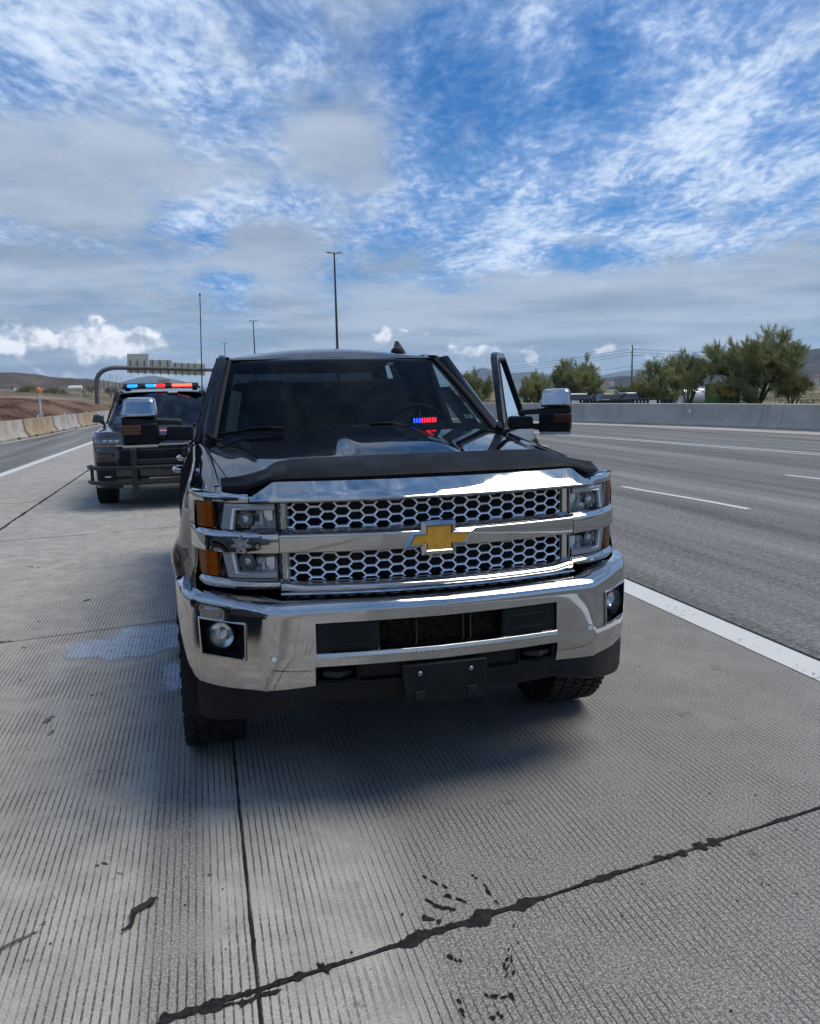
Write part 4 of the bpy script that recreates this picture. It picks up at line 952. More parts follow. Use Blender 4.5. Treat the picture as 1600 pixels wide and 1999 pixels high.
# ---- doors
def XD(z): return slerp([(.42, .945), (.50, .985), (.70, 1.002), (.90, 1.000), (1.05, .998), (1.16, .990), (1.26, .965), (1.33, .930), (1.375, .905)], z)
def XG(z): return .898 - (z-1.385)*.345
def door(front, s, parent):
    S = lambda g: g if s > 0 else g.mirrored()
    D = bpy.data.objects.new('door', None); C.objects.link(D); D.parent = parent
    y0, y1 = (1.664, 2.690) if front else (2.702, 3.72)
    q = G(); zs = frange(.44, 1.385, 22); yy = frange(y0, y1, 12)
    rws = [[(XD(z), y, z) for z in zs] for y in yy]
    if not front: rws = [[(XD(z), min(y, (3.72 if z > .95 else 3.72-.30*sm(.95, .5, z))) if y > 3.4 else y, z) for z in zs] for y in yy]
    q.grid(rws); S(q).build('door_skin', PAINT, D, solid=.05, off=-1, angle=50)
    if front:
        Oz = [(1.655, 1.385), (1.80, 1.492), (2.0, 1.640), (2.27, 1.838), (2.33, 1.868), (2.42, 1.884), (2.66, 1.888), (2.682, 1.872), (2.690, 1.385)]
        Iz = [(1.80, 1.405), (1.89, 1.497), (2.06, 1.625), (2.28, 1.790), (2.345, 1.826), (2.43, 1.842), (2.622, 1.845), (2.634, 1.835), (2.640, 1.405)]
    else:
        Oz = [(2.702, 1.385), (2.702, 1.872), (2.72, 1.888), (3.2, 1.882), (3.45, 1.862), (3.60, 1.75), (3.72, 1.385)]
        Iz = [(2.745, 1.405), (2.748, 1.835), (2.76, 1.846), (3.2, 1.842), (3.42, 1.822), (3.52, 1.73), (3.64, 1.405)]
    P3 = lambda L, d=0: [(XG(z)+d, y, z) for y, z in L]
    q = G(); q.ring(P3(Oz, .0), P3(Iz, -.002), (-.045, 0, 0)); S(q).build('window_frame', PAINT, D, angle=30, bevel=.006)
    Mz = [((a[0]*.12+b[0]*.88), (a[1]*.12+b[1]*.88)) for a, b in zip(Oz, Iz)]
    q = G(); q.ring(P3(Mz, .004), P3([(b[0]+(sum(p[0] for p in Iz)/len(Iz)-b[0])*.05, b[1]+(1.6-b[1])*.05) for b in Iz], .002), (-.02, 0, 0)); S(q).build('window_seal', SEAL, D, angle=30)
    q = G(); o = len(q.v); q.v += P3(Iz, -.018); q.f.append(tuple(range(len(Iz)))); S(q).build('window_glass', GLASSD if front else GLASSP, D)
    q = G(); q.grid([[(XD(1.375)+d, y, z) for d, z in ((-.004, 1.376), (.006, 1.378), (.008, 1.390), (-.008, 1.398))] for y in (y0, y1)]); S(q).build('belt_moulding', SEAL if True else CHROME, D)
    hy = 2.555 if front else 3.575
    q = G(); q.tube([(XD(1.16)+.004, hy-.105, 1.165), (XD(1.16)+.036, hy-.085, 1.168), (XD(1.16)+.046, hy-.02, 1.170), (XD(1.16)+.044, hy+.05, 1.170), (XD(1.16)+.034, hy+.10, 1.168), (XD(1.16)+.004, hy+.115, 1.166)], [.012, .017, .018, .018, .017, .012], 10); S(q).build('door_handle', CHROME, D)
    # inner trim panel
    q = G(); q.grid([[(XD(z)-.075, y, z) for z in frange(.5, 1.375, 4)] for y in (y0+.02, y1-.02)]); S(q).build('door_trim', INT, D)
    return D
def mirror_asm(s, parent):
    S = lambda g: g if s > 0 else g.mirrored()
    M_ = bpy.data.objects.new('tow_mirror', None); C.objects.link(M_); M_.parent = parent
    y = 1.755
    q = G(); q.hull8([(.905, y-.06, 1.395), (1.045, y-.05, 1.395), (1.045, y+.03, 1.395), (.905, y+.05, 1.395), (.900, y-.055, 1.472), (1.040, y-.045, 1.468), (1.040, y+.03, 1.468), (.900, y+.05, 1.472)]); S(q).build('mirror_base', PLASTIC, M_, bevel=.012, seg=3)
    q = G(); q.hull8([(.955, y-.045, 1.478), (1.27, y-.060, 1.490), (1.27, y+.02, 1.490), (.955, y+.02, 1.478), (.965, y-.035, 1.506), (1.27, y-.050, 1.526), (1.27, y+.02, 1.526), (.965, y+.02, 1.510)]); S(q).build('mirror_arm', PLASTIC, M_, bevel=.008, seg=3)
    q = G(); q.hull8([(1.04, y-.03, 1.395), (1.10, y-.035, 1.385), (1.10, y+.02, 1.385), (1.04, y+.02, 1.395), (1.04, y-.03, 1.425), (1.10, y-.03, 1.425), (1.10, y+.02, 1.425), (1.04, y+.02, 1.425)]); S(q).build('lower_arm', PLASTIC, M_, bevel=.006)
    q = G(); q.hull8([(1.083, y-.055, 1.372), (1.268, y-.040, 1.378), (1.264, y+.10, 1.378), (1.083, y+.10, 1.372), (1.083, y-.060, 1.492), (1.272, y-.060, 1.495), (1.266, y+.10, 1.495), (1.083, y+.10, 1.492)]); S(q).build('mirror_lower', PLASTIC, M_, bevel=.014, seg=3)
    q = G(); q.hull8([(1.088, y-.062, 1.522), (1.270, y-.064, 1.526), (1.266, y+.105, 1.526), (1.088, y+.105, 1.522), (1.100, y-.030, 1.622), (1.252, y-.034, 1.626), (1.250, y+.105, 1.632), (1.095, y+.105, 1.630)]); S(q).build('mirror_cap', CHROME, M_, bevel=.020, seg=4)
    q = G(); q.hull8([(1.172, y-.066, 1.428), (1.274, y-.0655, 1.432), (1.272, y-.03, 1.432), (1.172, y-.04, 1.428), (1.172, y-.067, 1.480), (1.277, y-.066, 1.484), (1.275, y-.03, 1.484), (1.172, y-.04, 1.480)]); S(q).build('turn_signal', AMBERD, M_, bevel=.004)
    q = G(); q.grid([[(1.09+.18*u, y-.052-.01*(1-abs(2*v-1)), 1.366+.012*v) for u in frange(0, 1, 5)] for v in frange(0, 1, 4)]); S(q).build('chrome_foot', CHROME, M_, solid=.012, off=0)
    q = G(); q.box((1.178, y+.107, 1.50), (.155, .004, .22)); S(q).build('mirror_glass', mat('mirror_glass', (.8, .82, .85), .02, 1.0), M_)
    return M_
DL = door(True, -1, T); mirror_asm(-1, T)
door(False, -1, T); door(False, 1, T)
# driver door stands open on its hinge
hng = bpy.data.objects.new('open_door', None); C.objects.link(hng); hng.parent = T
DR = door(True, 1, T); MRR = mirror_asm(1, T)
HX, HY_ = .885, 1.665
OPENM = Matrix.Translation((HX, HY_, 0)) @ Matrix.Rotation(-R(30), 4, 'Z') @ Matrix.Translation((-HX, -HY_, 0))
bpy.data.objects.remove(hng)
DR.matrix_local = OPENM; MRR.matrix_local = OPENM
DR['label'] = 'driver door standing open'
for s in (-1, 1):
    S = lambda g: g if s > 0 else g.mirrored()
    q = G(); q.box((.845, 2.70, 1.12), (.06, .13, .60)); q.hull8([(.82, 2.64, 1.40), (.87, 2.64, 1.40), (.87, 2.76, 1.40), (.82, 2.76, 1.40), (.66, 2.65, 1.87), (.71, 2.65, 1.87), (.71, 2.74, 1.87), (.66, 2.74, 1.87)]); S(q).build('centre_pillar', INTD, T, bevel=.01)
    q = G(); q.grid([[(XD(z)-.01, y, z) for z in frange(.42, 1.375, 8)] for y in (3.725, 3.96)]); q.grid([[(XG(z)-.004, y+(0 if y > 3.8 else -.12*sm(1.385, 1.87, z)), z) for z in frange(1.385, 1.872, 6)] for y in (3.725, 4.0)]); S(q).build('rear_pillar', PAINT, T)
    q = G(); q.box((.90, 2.7, .44), (.14, 2.1, .10)); S(q).build('rocker', PAINT, T, bevel=.02)
    q = G(); q.tube([(.99, 1.75, .36), (1.03, 1.85, .35), (1.03, 3.55, .35), (.99, 3.65, .36)], .035, 8); S(q).build('side_step', PLASTIC, T)
    # bed side
    q = G(); rws = []
    for y in frange(4.02, 6.02, 50):
        dy = y-4.885; zb = .41+math.sqrt(max(0, .25-dy*dy)) if abs(dy) < .5 else .52
        zs = frange(1.36, zb, 10); rws.append([(.93, y, 1.365), (.975, y, 1.365)] + [(slerp([(.5, .99), (.9, 1.012), (1.1, 1.0), (1.36, .985)], z)+.02*sm(.1, 0, z-zb)*(abs(dy) < .5), y, z) for z in zs] + [(.93, y, zb)])
    q.grid(rws); S(q).build('bed_side', PAINT, T, angle=45)
    q = G(); q.grid([[(x, 4.885+.515*math.cos(a), .41+.515*math.sin(a)) for x in (.6, 1.0)] for a in frange(-.1, math.pi+.1, 18)]); S(q).build('rear_liner', BLACK, T)
q = G(); q.box((0, 4.04, .95), (1.9, .03, .78)); q.box((0, 5.0, .78), (1.86, 1.95, .05)); q.box((0, 6.0, .98), (1.9, .05, .72)); q.build('cargo_bed', PAINT, T)
q = G(); q.ring([(-.80, 3.99, 1.36), (.80, 3.99, 1.36), (.68, 3.94, 1.88), (-.68, 3.94, 1.88)], [(-.66, 3.985, 1.45), (.66, 3.985, 1.45), (.58, 3.95, 1.80), (-.58, 3.95, 1.80)], (0, .03, 0)); q.box((0, 3.99, .95), (1.9, .02, .84)); q.build('cab_rear', PAINT, T)
q = G(); q.v += [(-.66, 3.99, 1.45), (.66, 3.99, 1.45), (.58, 3.955, 1.80), (-.58, 3.955, 1.80)]; q.f.append((0, 1, 2, 3)); q.build('rear_window', GLASSP, T)

# ---- interior
q = G(); q.grid([[(x, y+.10*abs(x)**2, z-.01*abs(x)) for y, z in ((1.52, 1.405), (1.68, 1.410), (1.88, 1.405), (1.96, 1.37), (1.98, 1.20), (1.95, .9))] for x in frange(-.86, .86, 20)]); q.build('dashboard', INTD, T, recalc=False)
q = G(); q.grid([[(x, 1.80+.12*math.sin(math.pi*u), 1.41+.045*math.sin(math.pi*u)) for x in (.22, .62)] for u in frange(0, 1, 7)]); q.build('instrument_hood', INTD, T)
q = G(); q.box((0, 2.9, .58), (1.8, 2.2, .04)); q.box((0, 1.55, 1.0), (1.7, .04, .8)); q.build('cab_floor', INTD, T)
q = G(); q.grid([[(x, y, 1.858-.02*abs(x)+.03*sm(2.3, 2.7, y)) for x in frange(-.68, .68, 5)] for y in frange(2.36, 3.95, 5)]); q.build('headliner', mat('headliner', (.02, .022, .024), .9), T)
def seat(x, y, w, name='seat'):
    q = G(); q.box((x, y, .98), (w, .52, .20)); q.hull8([(x-w/2, y+.20, 1.02), (x+w/2, y+.20, 1.02), (x+w/2, y+.36, 1.02), (x-w/2, y+.36, 1.02), (x-w*.42, y+.36, 1.56), (x+w*.42, y+.36, 1.56), (x+w*.42, y+.46, 1.56), (x-w*.42, y+.46, 1.56)])
    e = q.build('seat', INT, T, bevel=.05, seg=4)
    q = G(); q.box((x, y+.44, 1.64), (.26 if w < .7 else 1.2, .10, .17)); q.build('headrest', INT, e, bevel=.04, seg=4)
seat(-.42, 2.28, .52); seat(.42, 2.28, .52); seat(0, 3.25, 1.4)
SW = bpy.data.objects.new('steering_wheel', None); C.objects.link(SW); SW.parent = T
MS = Matrix.Translation((.43, 2.04, 1.375)) @ Matrix.Rotation(R(-62), 4, 'X')
q = G(); q.tube([(.192*math.cos(a), .192*math.sin(a), 0) for a in frange(0, 2*math.pi, 41)], .016, 10, False); q.xf(MS).build('wheel_rim', INT, SW)
q = G(); q.box((0, 0, -.02), (.16, .12, .05)); q.box((-.12, .0, 0), (.13, .03, .015)); q.box((.12, 0, 0), (.13, .03, .015)); q.box((0, -.12, 0), (.03, .14, .015)); q.xf(MS).build('wheel_hub', INT, SW, bevel=.012)
# passenger and driver pillar grab handles (pale trim)
for s in (-1, 1):
    S = lambda g: g if s > 0 else g.mirrored()
    pts = [Vector(ws(.975, t))+Vector((-.012, .05, -.035)) for t in frange(.02, .62, 9)]
    q = G(); q.grid([[p+Vector((-.0, 0, 0)), p+Vector((-.045, .02, -.0)), p+Vector((-.075, .06, -.01))] for p in pts]); S(q).build('pillar_trim', INTL, T, solid=.01)
    h = [Vector(ws(.90, t))+Vector((-.0, .09, -.05)) for t in frange(.18, .60, 9)]
    h[0] += Vector((.045, .02, 0)); h[-1] += Vector((.045, .02, 0)); q = G(); q.tube(h, .016, 8); S(q).build('grab_handle', INTL, T)
# windshield sticker
q = G(); c0 = Vector(ws(.86, .155)); ux = (Vector(ws(.90, .155))-Vector(ws(.82, .155))).normalized(); uy = (Vector(ws(.86, .2))-c0).normalized(); nn = ux.cross(uy)
q.v += [tuple(c0+ux*a+uy*b-nn*.004) for a, b in ((-.028, -.020), (.028, -.020), (.028, .022), (-.028, .022))]; q.f.append((0, 1, 2, 3)); STK = q.build('sticker', mat('sticker', (.55, .68, .62), .5), T)
q = G()
for j, (b, w) in enumerate([(.012, .018), (.004, .012), (-.006, .020)]):
    q.v += [tuple(c0+ux*a+uy*(b+h)-nn*.0025) for a, h in ((-w, -.0025), (w, -.0025), (w, .0025), (-w, .0025))]; q.f.append(tuple(range(j*4, j*4+4)))
q.build('sticker_print', mat('sticker_ink', (.08, .14, .12), .6), STK)
# red and blue dash light bar behind the glass
LB = bpy.data.objects.new('dash_light', None); C.objects.link(LB); LB.parent = T
a0 = at(806, 820, 1.70); a1 = at(852, 818, 1.70); dv = (a1-a0)
q = G(); q.box(tuple((a0+a1)/2+Vector((0, .02, -.006))), (dv.length+.03, .03, .05)); q.build('light_body', BLACK, LB, bevel=.006)
BLUE = mat('blue_led', (.02, .05, .6), .3, emit=(.015, .045, 1.0), estr=3.6); RED = mat('red_led', (.6, .01, .02), .3, emit=(1.0, .012, .03), estr=3.2)
for i in range(9):
    p = a0+dv*((i+.5)/9)+Vector((0, .0, -.004)); isb = i < 3
    q = G(); q.box(tuple(p), (.0085, .006, .026)); q.build('led', BLUE if isb else RED, LB, bevel=.002)
# roof fin, whip antenna
q = G(); b_ = Vector((.575, 3.0, 1.905)); q.grid([[tuple(b_+Vector((w*u, yy, z))) for u in (-1, -.6, 0, .6, 1)] for yy, z, w in ((-.10, .005, .035), (-.05, .02, .032), (0, .035, .028), (.06, .03, .02), (.09, .005, .012))])
q = G(); q.hull8([tuple(b_+Vector(v)) for v in ((-.035, -.11, 0), (.035, -.11, 0), (.03, .09, 0), (-.03, .09, 0), (-.007, .02, .095), (.007, .02, .095), (.006, .085, .10), (-.006, .085, .10))]); FIN = q.build('roof_antenna', PLASTIC, T, bevel=.008, seg=3)
q = G(); q.lathe([(0, .045), (.02, .045), (.038, .036), (.046, .018), (.048, .001)], 20, 'z', tuple(b_+Vector((-.045, -.14, -.005)))); q.build('antenna_puck', PLASTIC, FIN)
q = G(); wa = at(397, 868, 1.52); wb = at(390, 575, 1.66); q.tube([wa, wa.lerp(wb, .05), wa.lerp(wb, .5), wb], [.009, .0036, .003, .0022], 8); q.lathe([(-.004, .005), (.004, .005)], 8, 'z', tuple(wb)); q.build('whip_antenna', mat('antenna_steel', (.03, .03, .03), .4, .5), T)

# ------------------------------------------------------------------ patrol SUV (local: front at y=0)
SUVP = mat('suv_paint', (.016, .020, .022), .22, coat=.9, fn=lambda n, b: n.put(b.inputs['Base Color'], n.mix(n.ramp(n.noise(objco(n), 3, 5, .65), .45, .8), (.014, .018, .020, 1), (.030, .034, .036, 1))))
GREYT = mat('suv_grey_trim', (.10, .105, .11), .3, .6); STEELB = mat('push_bar_black', (.016, .018, .019), .42)
SILVERP = mat('skid_silver', (.30, .30, .29), .45, .4)
def make_suv():
    V = thing('patrol_suv', '', 'police car')
    FY = [(0, .0), (.5, .03), (.72, .09), (.86, .19), (.94, .32), (.985, .50)]
    fy = lambda x: slerp(FY, abs(x))
    xs = frange(-.985, .985, 61)
    def fascia(x):
        return [(x, fy(x)+d, z) for d, z in ((.10, .30), (.02, .36), (.0, .46), (-.01, .60), (.0, .75), (.005, .88), (.015, .97), (.04, 1.06), (.08, 1.115), (.13, 1.135))]
    q = G(); q.grid([fascia(x) for x in xs]); q.build('front_fascia', SUVP, V, angle=40)
    def hd(x, t):
        a = abs(x); return (x*(1-.10*t), fy(x)+.13+(1.22-fy(x)-.13+.10*a*a)*t, 1.135+.085*t**.8-.03*a**3+.02*math.sin(math.pi*t)*(1-a)+.018*sm(.62, .72, a)*sm(.98, .85, a))
    q = G(); q.grid([[hd(x, t) for x in frange(-.96, .96, 45)] for t in frange(0, 1, 16)]); q.build('hood', SUVP, V, angle=45)
    q = G(); q.grid([[(x, fy(x)-.012, z) for z in (.60, .925)] for x in frange(-.60, .60, 21)]); GR = q.build('grille', BLACK, V)
    for z in (.665, .735, .805, .875):
        q = G(); q.grid([[(x, fy(x)-.016-d, z+h) for d, h in ((0, -.008), (.012, -.004), (.012, .004), (0, .008))] for x in frange(-.58, .58, 15)]); q.build('grille_slat', GREYT if z > .85 else PLASTIC, GR)
    q = G(); q.grid([[(x, fy(x)-.014-d, z) for d, z in ((0, .925), (.012, .93), (.012, .945), (0, .952))] for x in frange(-.62, .62, 15)]); q.build('grille_trim', SILVERP, GR)
    q = G(); q.box((0, -.035, .835), (.18, .012, .05)); q.build('front_badge', PLASTIC, GR, bevel=.01)
    for s in (-1, 1):
        S = lambda g: g if s > 0 else g.mirrored()
        q = G(); q.grid([[(x, fy(x)+.006+(.03 if z > 1.0 else 0), z) for z in (.962, .985, 1.04, 1.062-.02*(x-.55))] for x in frange(.52, .945, 14)]); HLm = S(q).build('headlamp', mat('suv_lamp', (.10, .105, .11), .12, .5, coat=1.0), V)
        for k in range(3):
            q = G(); q.box((.60+k*.085, fy(.60+k*.085)+.008, 1.008), (.058, .012, .036)); S(q).build('lamp_element', mat('suv_lamp_cell', (.7, .72, .74), .15, .6), HLm, bevel=.005)
        q = G(); q.grid([[(x, fy(x)-.004, z) for z in (.930, .950)] for x in frange(.45, .96, 14)]); S(q).build('chrome_strip', CHROME, V, solid=.012)
        # swept grey bracket below the lamp and the painted pod inside it
        br = [(.50, .915), (.60, .905), (.56, .80), (.60, .74), (.78, .72), (.955, .735)]; br2 = [(.60, .915), (.68, .885), (.635, .80), (.66, .765), (.80, .745), (.955, .755)]
        q = G(); q.grid([[(x, fy(x)-.014, z) for x, z in br], [(x, fy(x)-.020, z) for x, z in br2]]); S(q).build('lamp_bracket', GREYT, V, solid=.014)
        q = G(); q.grid([[(x, fy(x)-.012-.01*math.sin(math.pi*u), .775+.12*u) for u in frange(0, 1, 6)] for x in frange(.665, .97, 10)]); S(q).build('fascia_pod', SUVP, V)
        q = G(); q.grid([[(x, fy(x)-.010, z) for z in (.42, .70)] for x in frange(.64, .93, 8)]); S(q).build('air_curtain', BLACK, V)
        q = G(); q.box((.74, fy(.74)-.016, .485), (.12, .012, .02)); S(q).build('fog_light', mat('suv_fog', (.7, .72, .75), .2, .6), V)
        q = G(); q.box((.80, fy(.80)-.02, .615), (.08, .01, .022)); S(q).build('marker_light', mat('marker_white', (.75, .78, .85), .3), V)
        # fender + sides as one skin with arches
        q = G(); rws = []
        for y in frange(.50, 5.25, 110):
            d1, d2 = y-.98, y-4.05; ar = .47; zb = .38
            for d in (d1, d2):
                if abs(d) < ar: zb = max(zb, .39+math.sqrt(ar*ar-d*d))
            if y < .55: zb = max(zb, .55)
            top = 1.115+.10*sm(.5, 1.4, y)
            pr = [(.80, y, top+.02), (.87, y, top+.012), (.92, y, top-.02)]
            for k in range(10):
                z = (top-.05)+(zb-top+.05)*k/9; near = min([abs(math.hypot(y-c, z-.39)-ar) for c in (.98, 4.05)])
                pr.append((slerp([(.38, .96), (.5, .99), (.75, 1.005), (.95, .995), (1.1, .965), (1.2, .935)], z)-.03*sm(1.0, .5, y)+.02*sm(.07, 0, near), y, z))
            pr.append((.90, y, zb)); rws.append(pr)
        q.grid(rws); S(q).build('body_side', SUVP, V, angle=45)
        q = G(); q.grid([[(.88-.18*t*1.0, y, 1.235+(1.735-1.235)*t) for t in (0, 1)] for y in (1.5, 4.9)]); S(q).build('side_glass', GLASSP, V)
        for y0, y1 in ((2.38, 2.50), (3.45, 3.58), (4.55, 4.9)):
            q = G(); q.grid([[(.886-.18*t, y, 1.235+(1.735-1.235)*t) for t in (0, 1)] for y in (y0, y1)]); S(q).build('window_pillar', SUVP, V)
        q = G(); rws = []
        for t in frange(-.05, 1.03, 10):
            a_ = Vector((.80-.16*t, 1.36+.72*t, 1.205+.515*t)); b_ = Vector((.89-.19*t, 1.50+.68*t, 1.215+.530*t))
            rws.append([a_+Vector((-.02, 0, -.005)), a_.lerp(b_, .3)+Vector((0, -.01, .012)), a_.lerp(b_, .7)+Vector((.006, -.006, .008)), b_])
        q.grid(rws); S(q).build('windshield_pillar', SUVP, V, angle=50)
        q = G(); q.hull8([(.88, 1.38, 1.245), (1.08, 1.36, 1.255), (1.085, 1.52, 1.26), (.90, 1.52, 1.25), (.90, 1.40, 1.375), (1.045, 1.38, 1.385), (1.05, 1.52, 1.39), (.90, 1.52, 1.385)]); MR = S(q).build('wing_mirror', SUVP, V, bevel=.03, seg=4)
        q = G(); q.hull8([(.84, 1.42, 1.17), (.90, 1.40, 1.20), (.90, 1.50, 1.20), (.84, 1.52, 1.17), (.90, 1.42, 1.26), (.98, 1.40, 1.27), (.98, 1.50, 1.27), (.90, 1.50, 1.26)]); S(q).build('mirror_stalk', PLASTIC, MR, bevel=.01)
        for y in (.98, 4.05):
            e = bpy.data.objects.new('wheel', None); C.objects.link(e); e.parent = V; e.location = (s*.86, y, .392); e.scale = (1.02, .955, .955)
            if s < 0: e.rotation_euler = (0, 0, math.pi)
            for nm, me in (('tyre', tme), ('rim', rme)):
                o = bpy.data.objects.new(nm, me); C.objects.link(o); o.parent = e
        q = G(); q.grid([[(x, .98+.48*math.cos(a), .39+.48*math.sin(a)) for x in (.5, .97)] for a in frange(-.1, math.pi+.1, 16)]); S(q).build('wheel_liner', BLACK, V)
        # push bar upright
        q = G(); q.hull8([(.325, -.20, .22), (.405, -.20, .22), (.405, -.06, .22), (.325, -.06, .22), (.325, -.17, .90), (.405, -.17, .90), (.405, -.05, .90), (.325, -.05, .90)]); PB = S(q).build('push_bar_upright', STEELB, V, bevel=.012)
        for z, r in ((.625, .030), (.405, .030)):
            q = G(); q.tube([(.40, -.155, z), (.62, -.145, z), (.82, -.06, z), (.96, .06, z+.002), (1.03, .22, z+.006), (1.0, .30, z+.006)], r, 10); S(q).build('wrap_bar', STEELB, V)
        q = G()
        for k in range(3): q.box((.985+.02*k-.02, .14+.04*k, .515), (.018, .018, .20))
        S(q).build('wrap_brace', STEELB, V)
    def wsu(u, t): return (u*(.80-.16*t), 1.24+.12*abs(u)**2+.74*t, 1.205+.520*t+.012*math.sin(math.pi*t)+.01*(1-u*u))
    q = G(); q.grid([[wsu(u, t) for u in frange(-1, 1, 15)] for t in frange(0, 1, 8)]); WSU = q.build('windshield', glassmat('suv_glass', (.16, .20, .24)), V)
    q = G(); p = Vector(wsu(.28, .93)); q.box(tuple(p+Vector((0, -.012, .012))), (.16, .02, .035), Matrix.Rotation(R(55), 3, 'X')); q.build('toll_tag', mat('tag_white', (.55, .60, .62), .5), WSU)
    q = G(); q.grid([[(u*(.70-.02*sm(2.2, 2.0, y)), y, 1.725+.055*sm(1.95, 2.5, y)-.03*abs(u)**3-.05*sm(4.5, 5.0, y)) for u in frange(-1, 1, 15)] for y in frange(1.97, 5.0, 20)]); q.build('roof', SUVP, V, angle=50)
    q = G(); q.box((0, 5.0, 1.42), (1.5, .05, .66)); q.box((0, 5.18, .85), (1.8, .06, .75)); q.build('rear_end', SUVP, V)
    q = G(); q.box((0, 2.9, .50), (1.5, 4.2, .24)); q.box((0, 1.3, .85), (1.5, .1, .6)); q.build('chassis', BLACK, V)
    q = G(); q.box((0, 1.75, 1.18), (1.5, .7, .06)); q.build('dashboard', INTD, V)
    for x in (-.40, .40):
        q = G(); q.box((x, 2.75, 1.15), (.5, .16, .66)); q.box((x, 2.8, 1.55), (.26, .1, .16)); q.build('seat', INTD, V, bevel=.04)
    q = G(); q.box((0, 3.0, 1.40), (1.35, .02, .62)); q.build('partition', INTD, V)
    for z in (.625, .405):
        q = G(); q.tube([(-.40, -.155, z), (.40, -.155, z)], .030, 10); q.build('push_bar_tube', STEELB, V)
    q = G(); q.box((0, -.10, .70), (.66, .02, .08)); q.build('push_bar_plate', STEELB, V, bevel=.01)
    q = G(); q.grid([[(x, fy(x)+d-.02, z) for d, z in ((.03, .40), (.0, .37), (.01, .32), (.08, .28))] for x in frange(-.55, .55, 15)]); q.build('skid_plate', SILVERP, V)
    q = G(); q.box((.1, -.03, .455), (.55, .01, .018)); q.build('lower_chrome', CHROME, V)
    # roof light bar
    LBR = bpy.data.objects.new('light_bar', None); C.objects.link(LBR); LBR.parent = V
    yb = 2.12
    q = G(); q.box((0, yb, 1.800), (1.28, .28, .03)); q.box((0, yb, 1.868), (1.22, .22, .012)); q.build('bar_base', BLACK, LBR, bevel=.008)
    for s in (-1, 1):
        q = G(); q.hull8([(s*.50, yb-.05, 1.745), (s*.60, yb-.05, 1.745), (s*.60, yb+.05, 1.745), (s*.50, yb+.05, 1.745), (s*.52, yb-.05, 1.79), (s*.58, yb-.05, 1.79), (s*.58, yb+.05, 1.79), (s*.52, yb+.05, 1.79)]); q.build('bar_foot', BLACK, LBR)
    BL = mat('bar_blue', (.01, .10, .7), .2, emit=(.01, .20, 1.0), estr=1.1); RD = mat('bar_red', (.7, .02, .02), .2, emit=(1.0, .012, .02), estr=1.1); RH = mat('bar_red_hot', (.8, .1, .05), .2, emit=(1.0, .075, .04), estr=1.5)
    OFFM = mat('bar_off', (.03, .03, .034), .15, coat=1.0)
    for x0, x1, m in ((-.62, -.55, OFFM), (-.55, -.40, BL), (-.39, -.255, OFFM), (-.25, -.095, BL), (-.09, .055, RD), (.06, .175, OFFM), (.18, .335, RH), (.345, .50, RH), (.505, .62, OFFM)):
        q = G(); q.box(((x0+x1)/2, yb-.01, 1.838), (x1-x0-.006, .25, .042)); q.build('bar_lens', m, LBR, bevel=.012, seg=3)
        if m is not OFFM:
            q = G(); q.box(((x0+x1)/2, yb-.02, 1.806), (x1-x0-.012, .24, .012)); q.build('bar_glow_strip', BL if m is BL else RD, LBR)
    return V
SUV = make_suv(); SUV.location = (-1.46, 9.72, 0)
SUV['label'] = 'black patrol SUV with push bumper and lit red and blue light bar behind pickup'
SUV['group'] = 'black patrol SUVs'
SUV2 = copy_tree(SUV); SUV2.location = (-3.75, 1.2, 0); SUV2.rotation_euler = (0, 0, math.pi)
SUV2['label'] = 'second black patrol SUV beyond the left edge, mirrored in the pickup chrome'

# ------------------------------------------------------------------ barriers and median wall
def f_kbar(tint):
    def fn(n, b):
        p = objco(n); x, y, z = n.sep(p); f = n.noise(p, 1.2, 5, .65); g_ = n.noise(n.vmath('MULTIPLY', p, (1, 6, .6)), 1.0, 4, .6)
        c = n.mix(n.ramp(f, .38, .66), (*[t*.78 for t in tint], 1), (*[min(1, t*1.12) for t in tint], 1))
        c = n.mix(n.ramp(g_, .52, .72, 0, .55), c, (.22, .17, .12, 1))
        n.put(b.inputs['Base Color'], c); bump(n, b, n.noise(p, 14, 4, .6), .3, .02)
    return fn
KM = [mat('barrier_pale', (.42, .37, .30), .9, fn=f_kbar((.43, .385, .32))), mat('barrier_tan', (.36, .26, .16), .9, fn=f_kbar((.37, .275, .175))), mat('barrier_grey', (.40, .38, .35), .9, fn=f_kbar((.40, .375, .34)))]
KD = mat('barrier_slot', (.03, .025, .02), .9); REFL = mat('reflector_tab', (.75, .75, .72), .5)
kp = [(-.30, .0), (-.30, .075), (-.155, .33), (-.085, .81), (.085, .81), (.155, .33), (.30, .075), (.30, .0)]
names = ['pale stained concrete barrier at the left edge of the frame', 'tan rust stained concrete barrier, second from the left edge', 'grey speckled concrete barrier under the orange beacon post', 'light tan concrete barrier just past the beacon post', 'dirty brownish concrete barrier midway along the left row', 'pale concrete barrier left of the SUV wing mirror', 'tan concrete barrier seen beside the SUV windshield pillar', 'far pale concrete barrier next to last in the row', 'farthest concrete barrier of the left row']
yk = 30.3
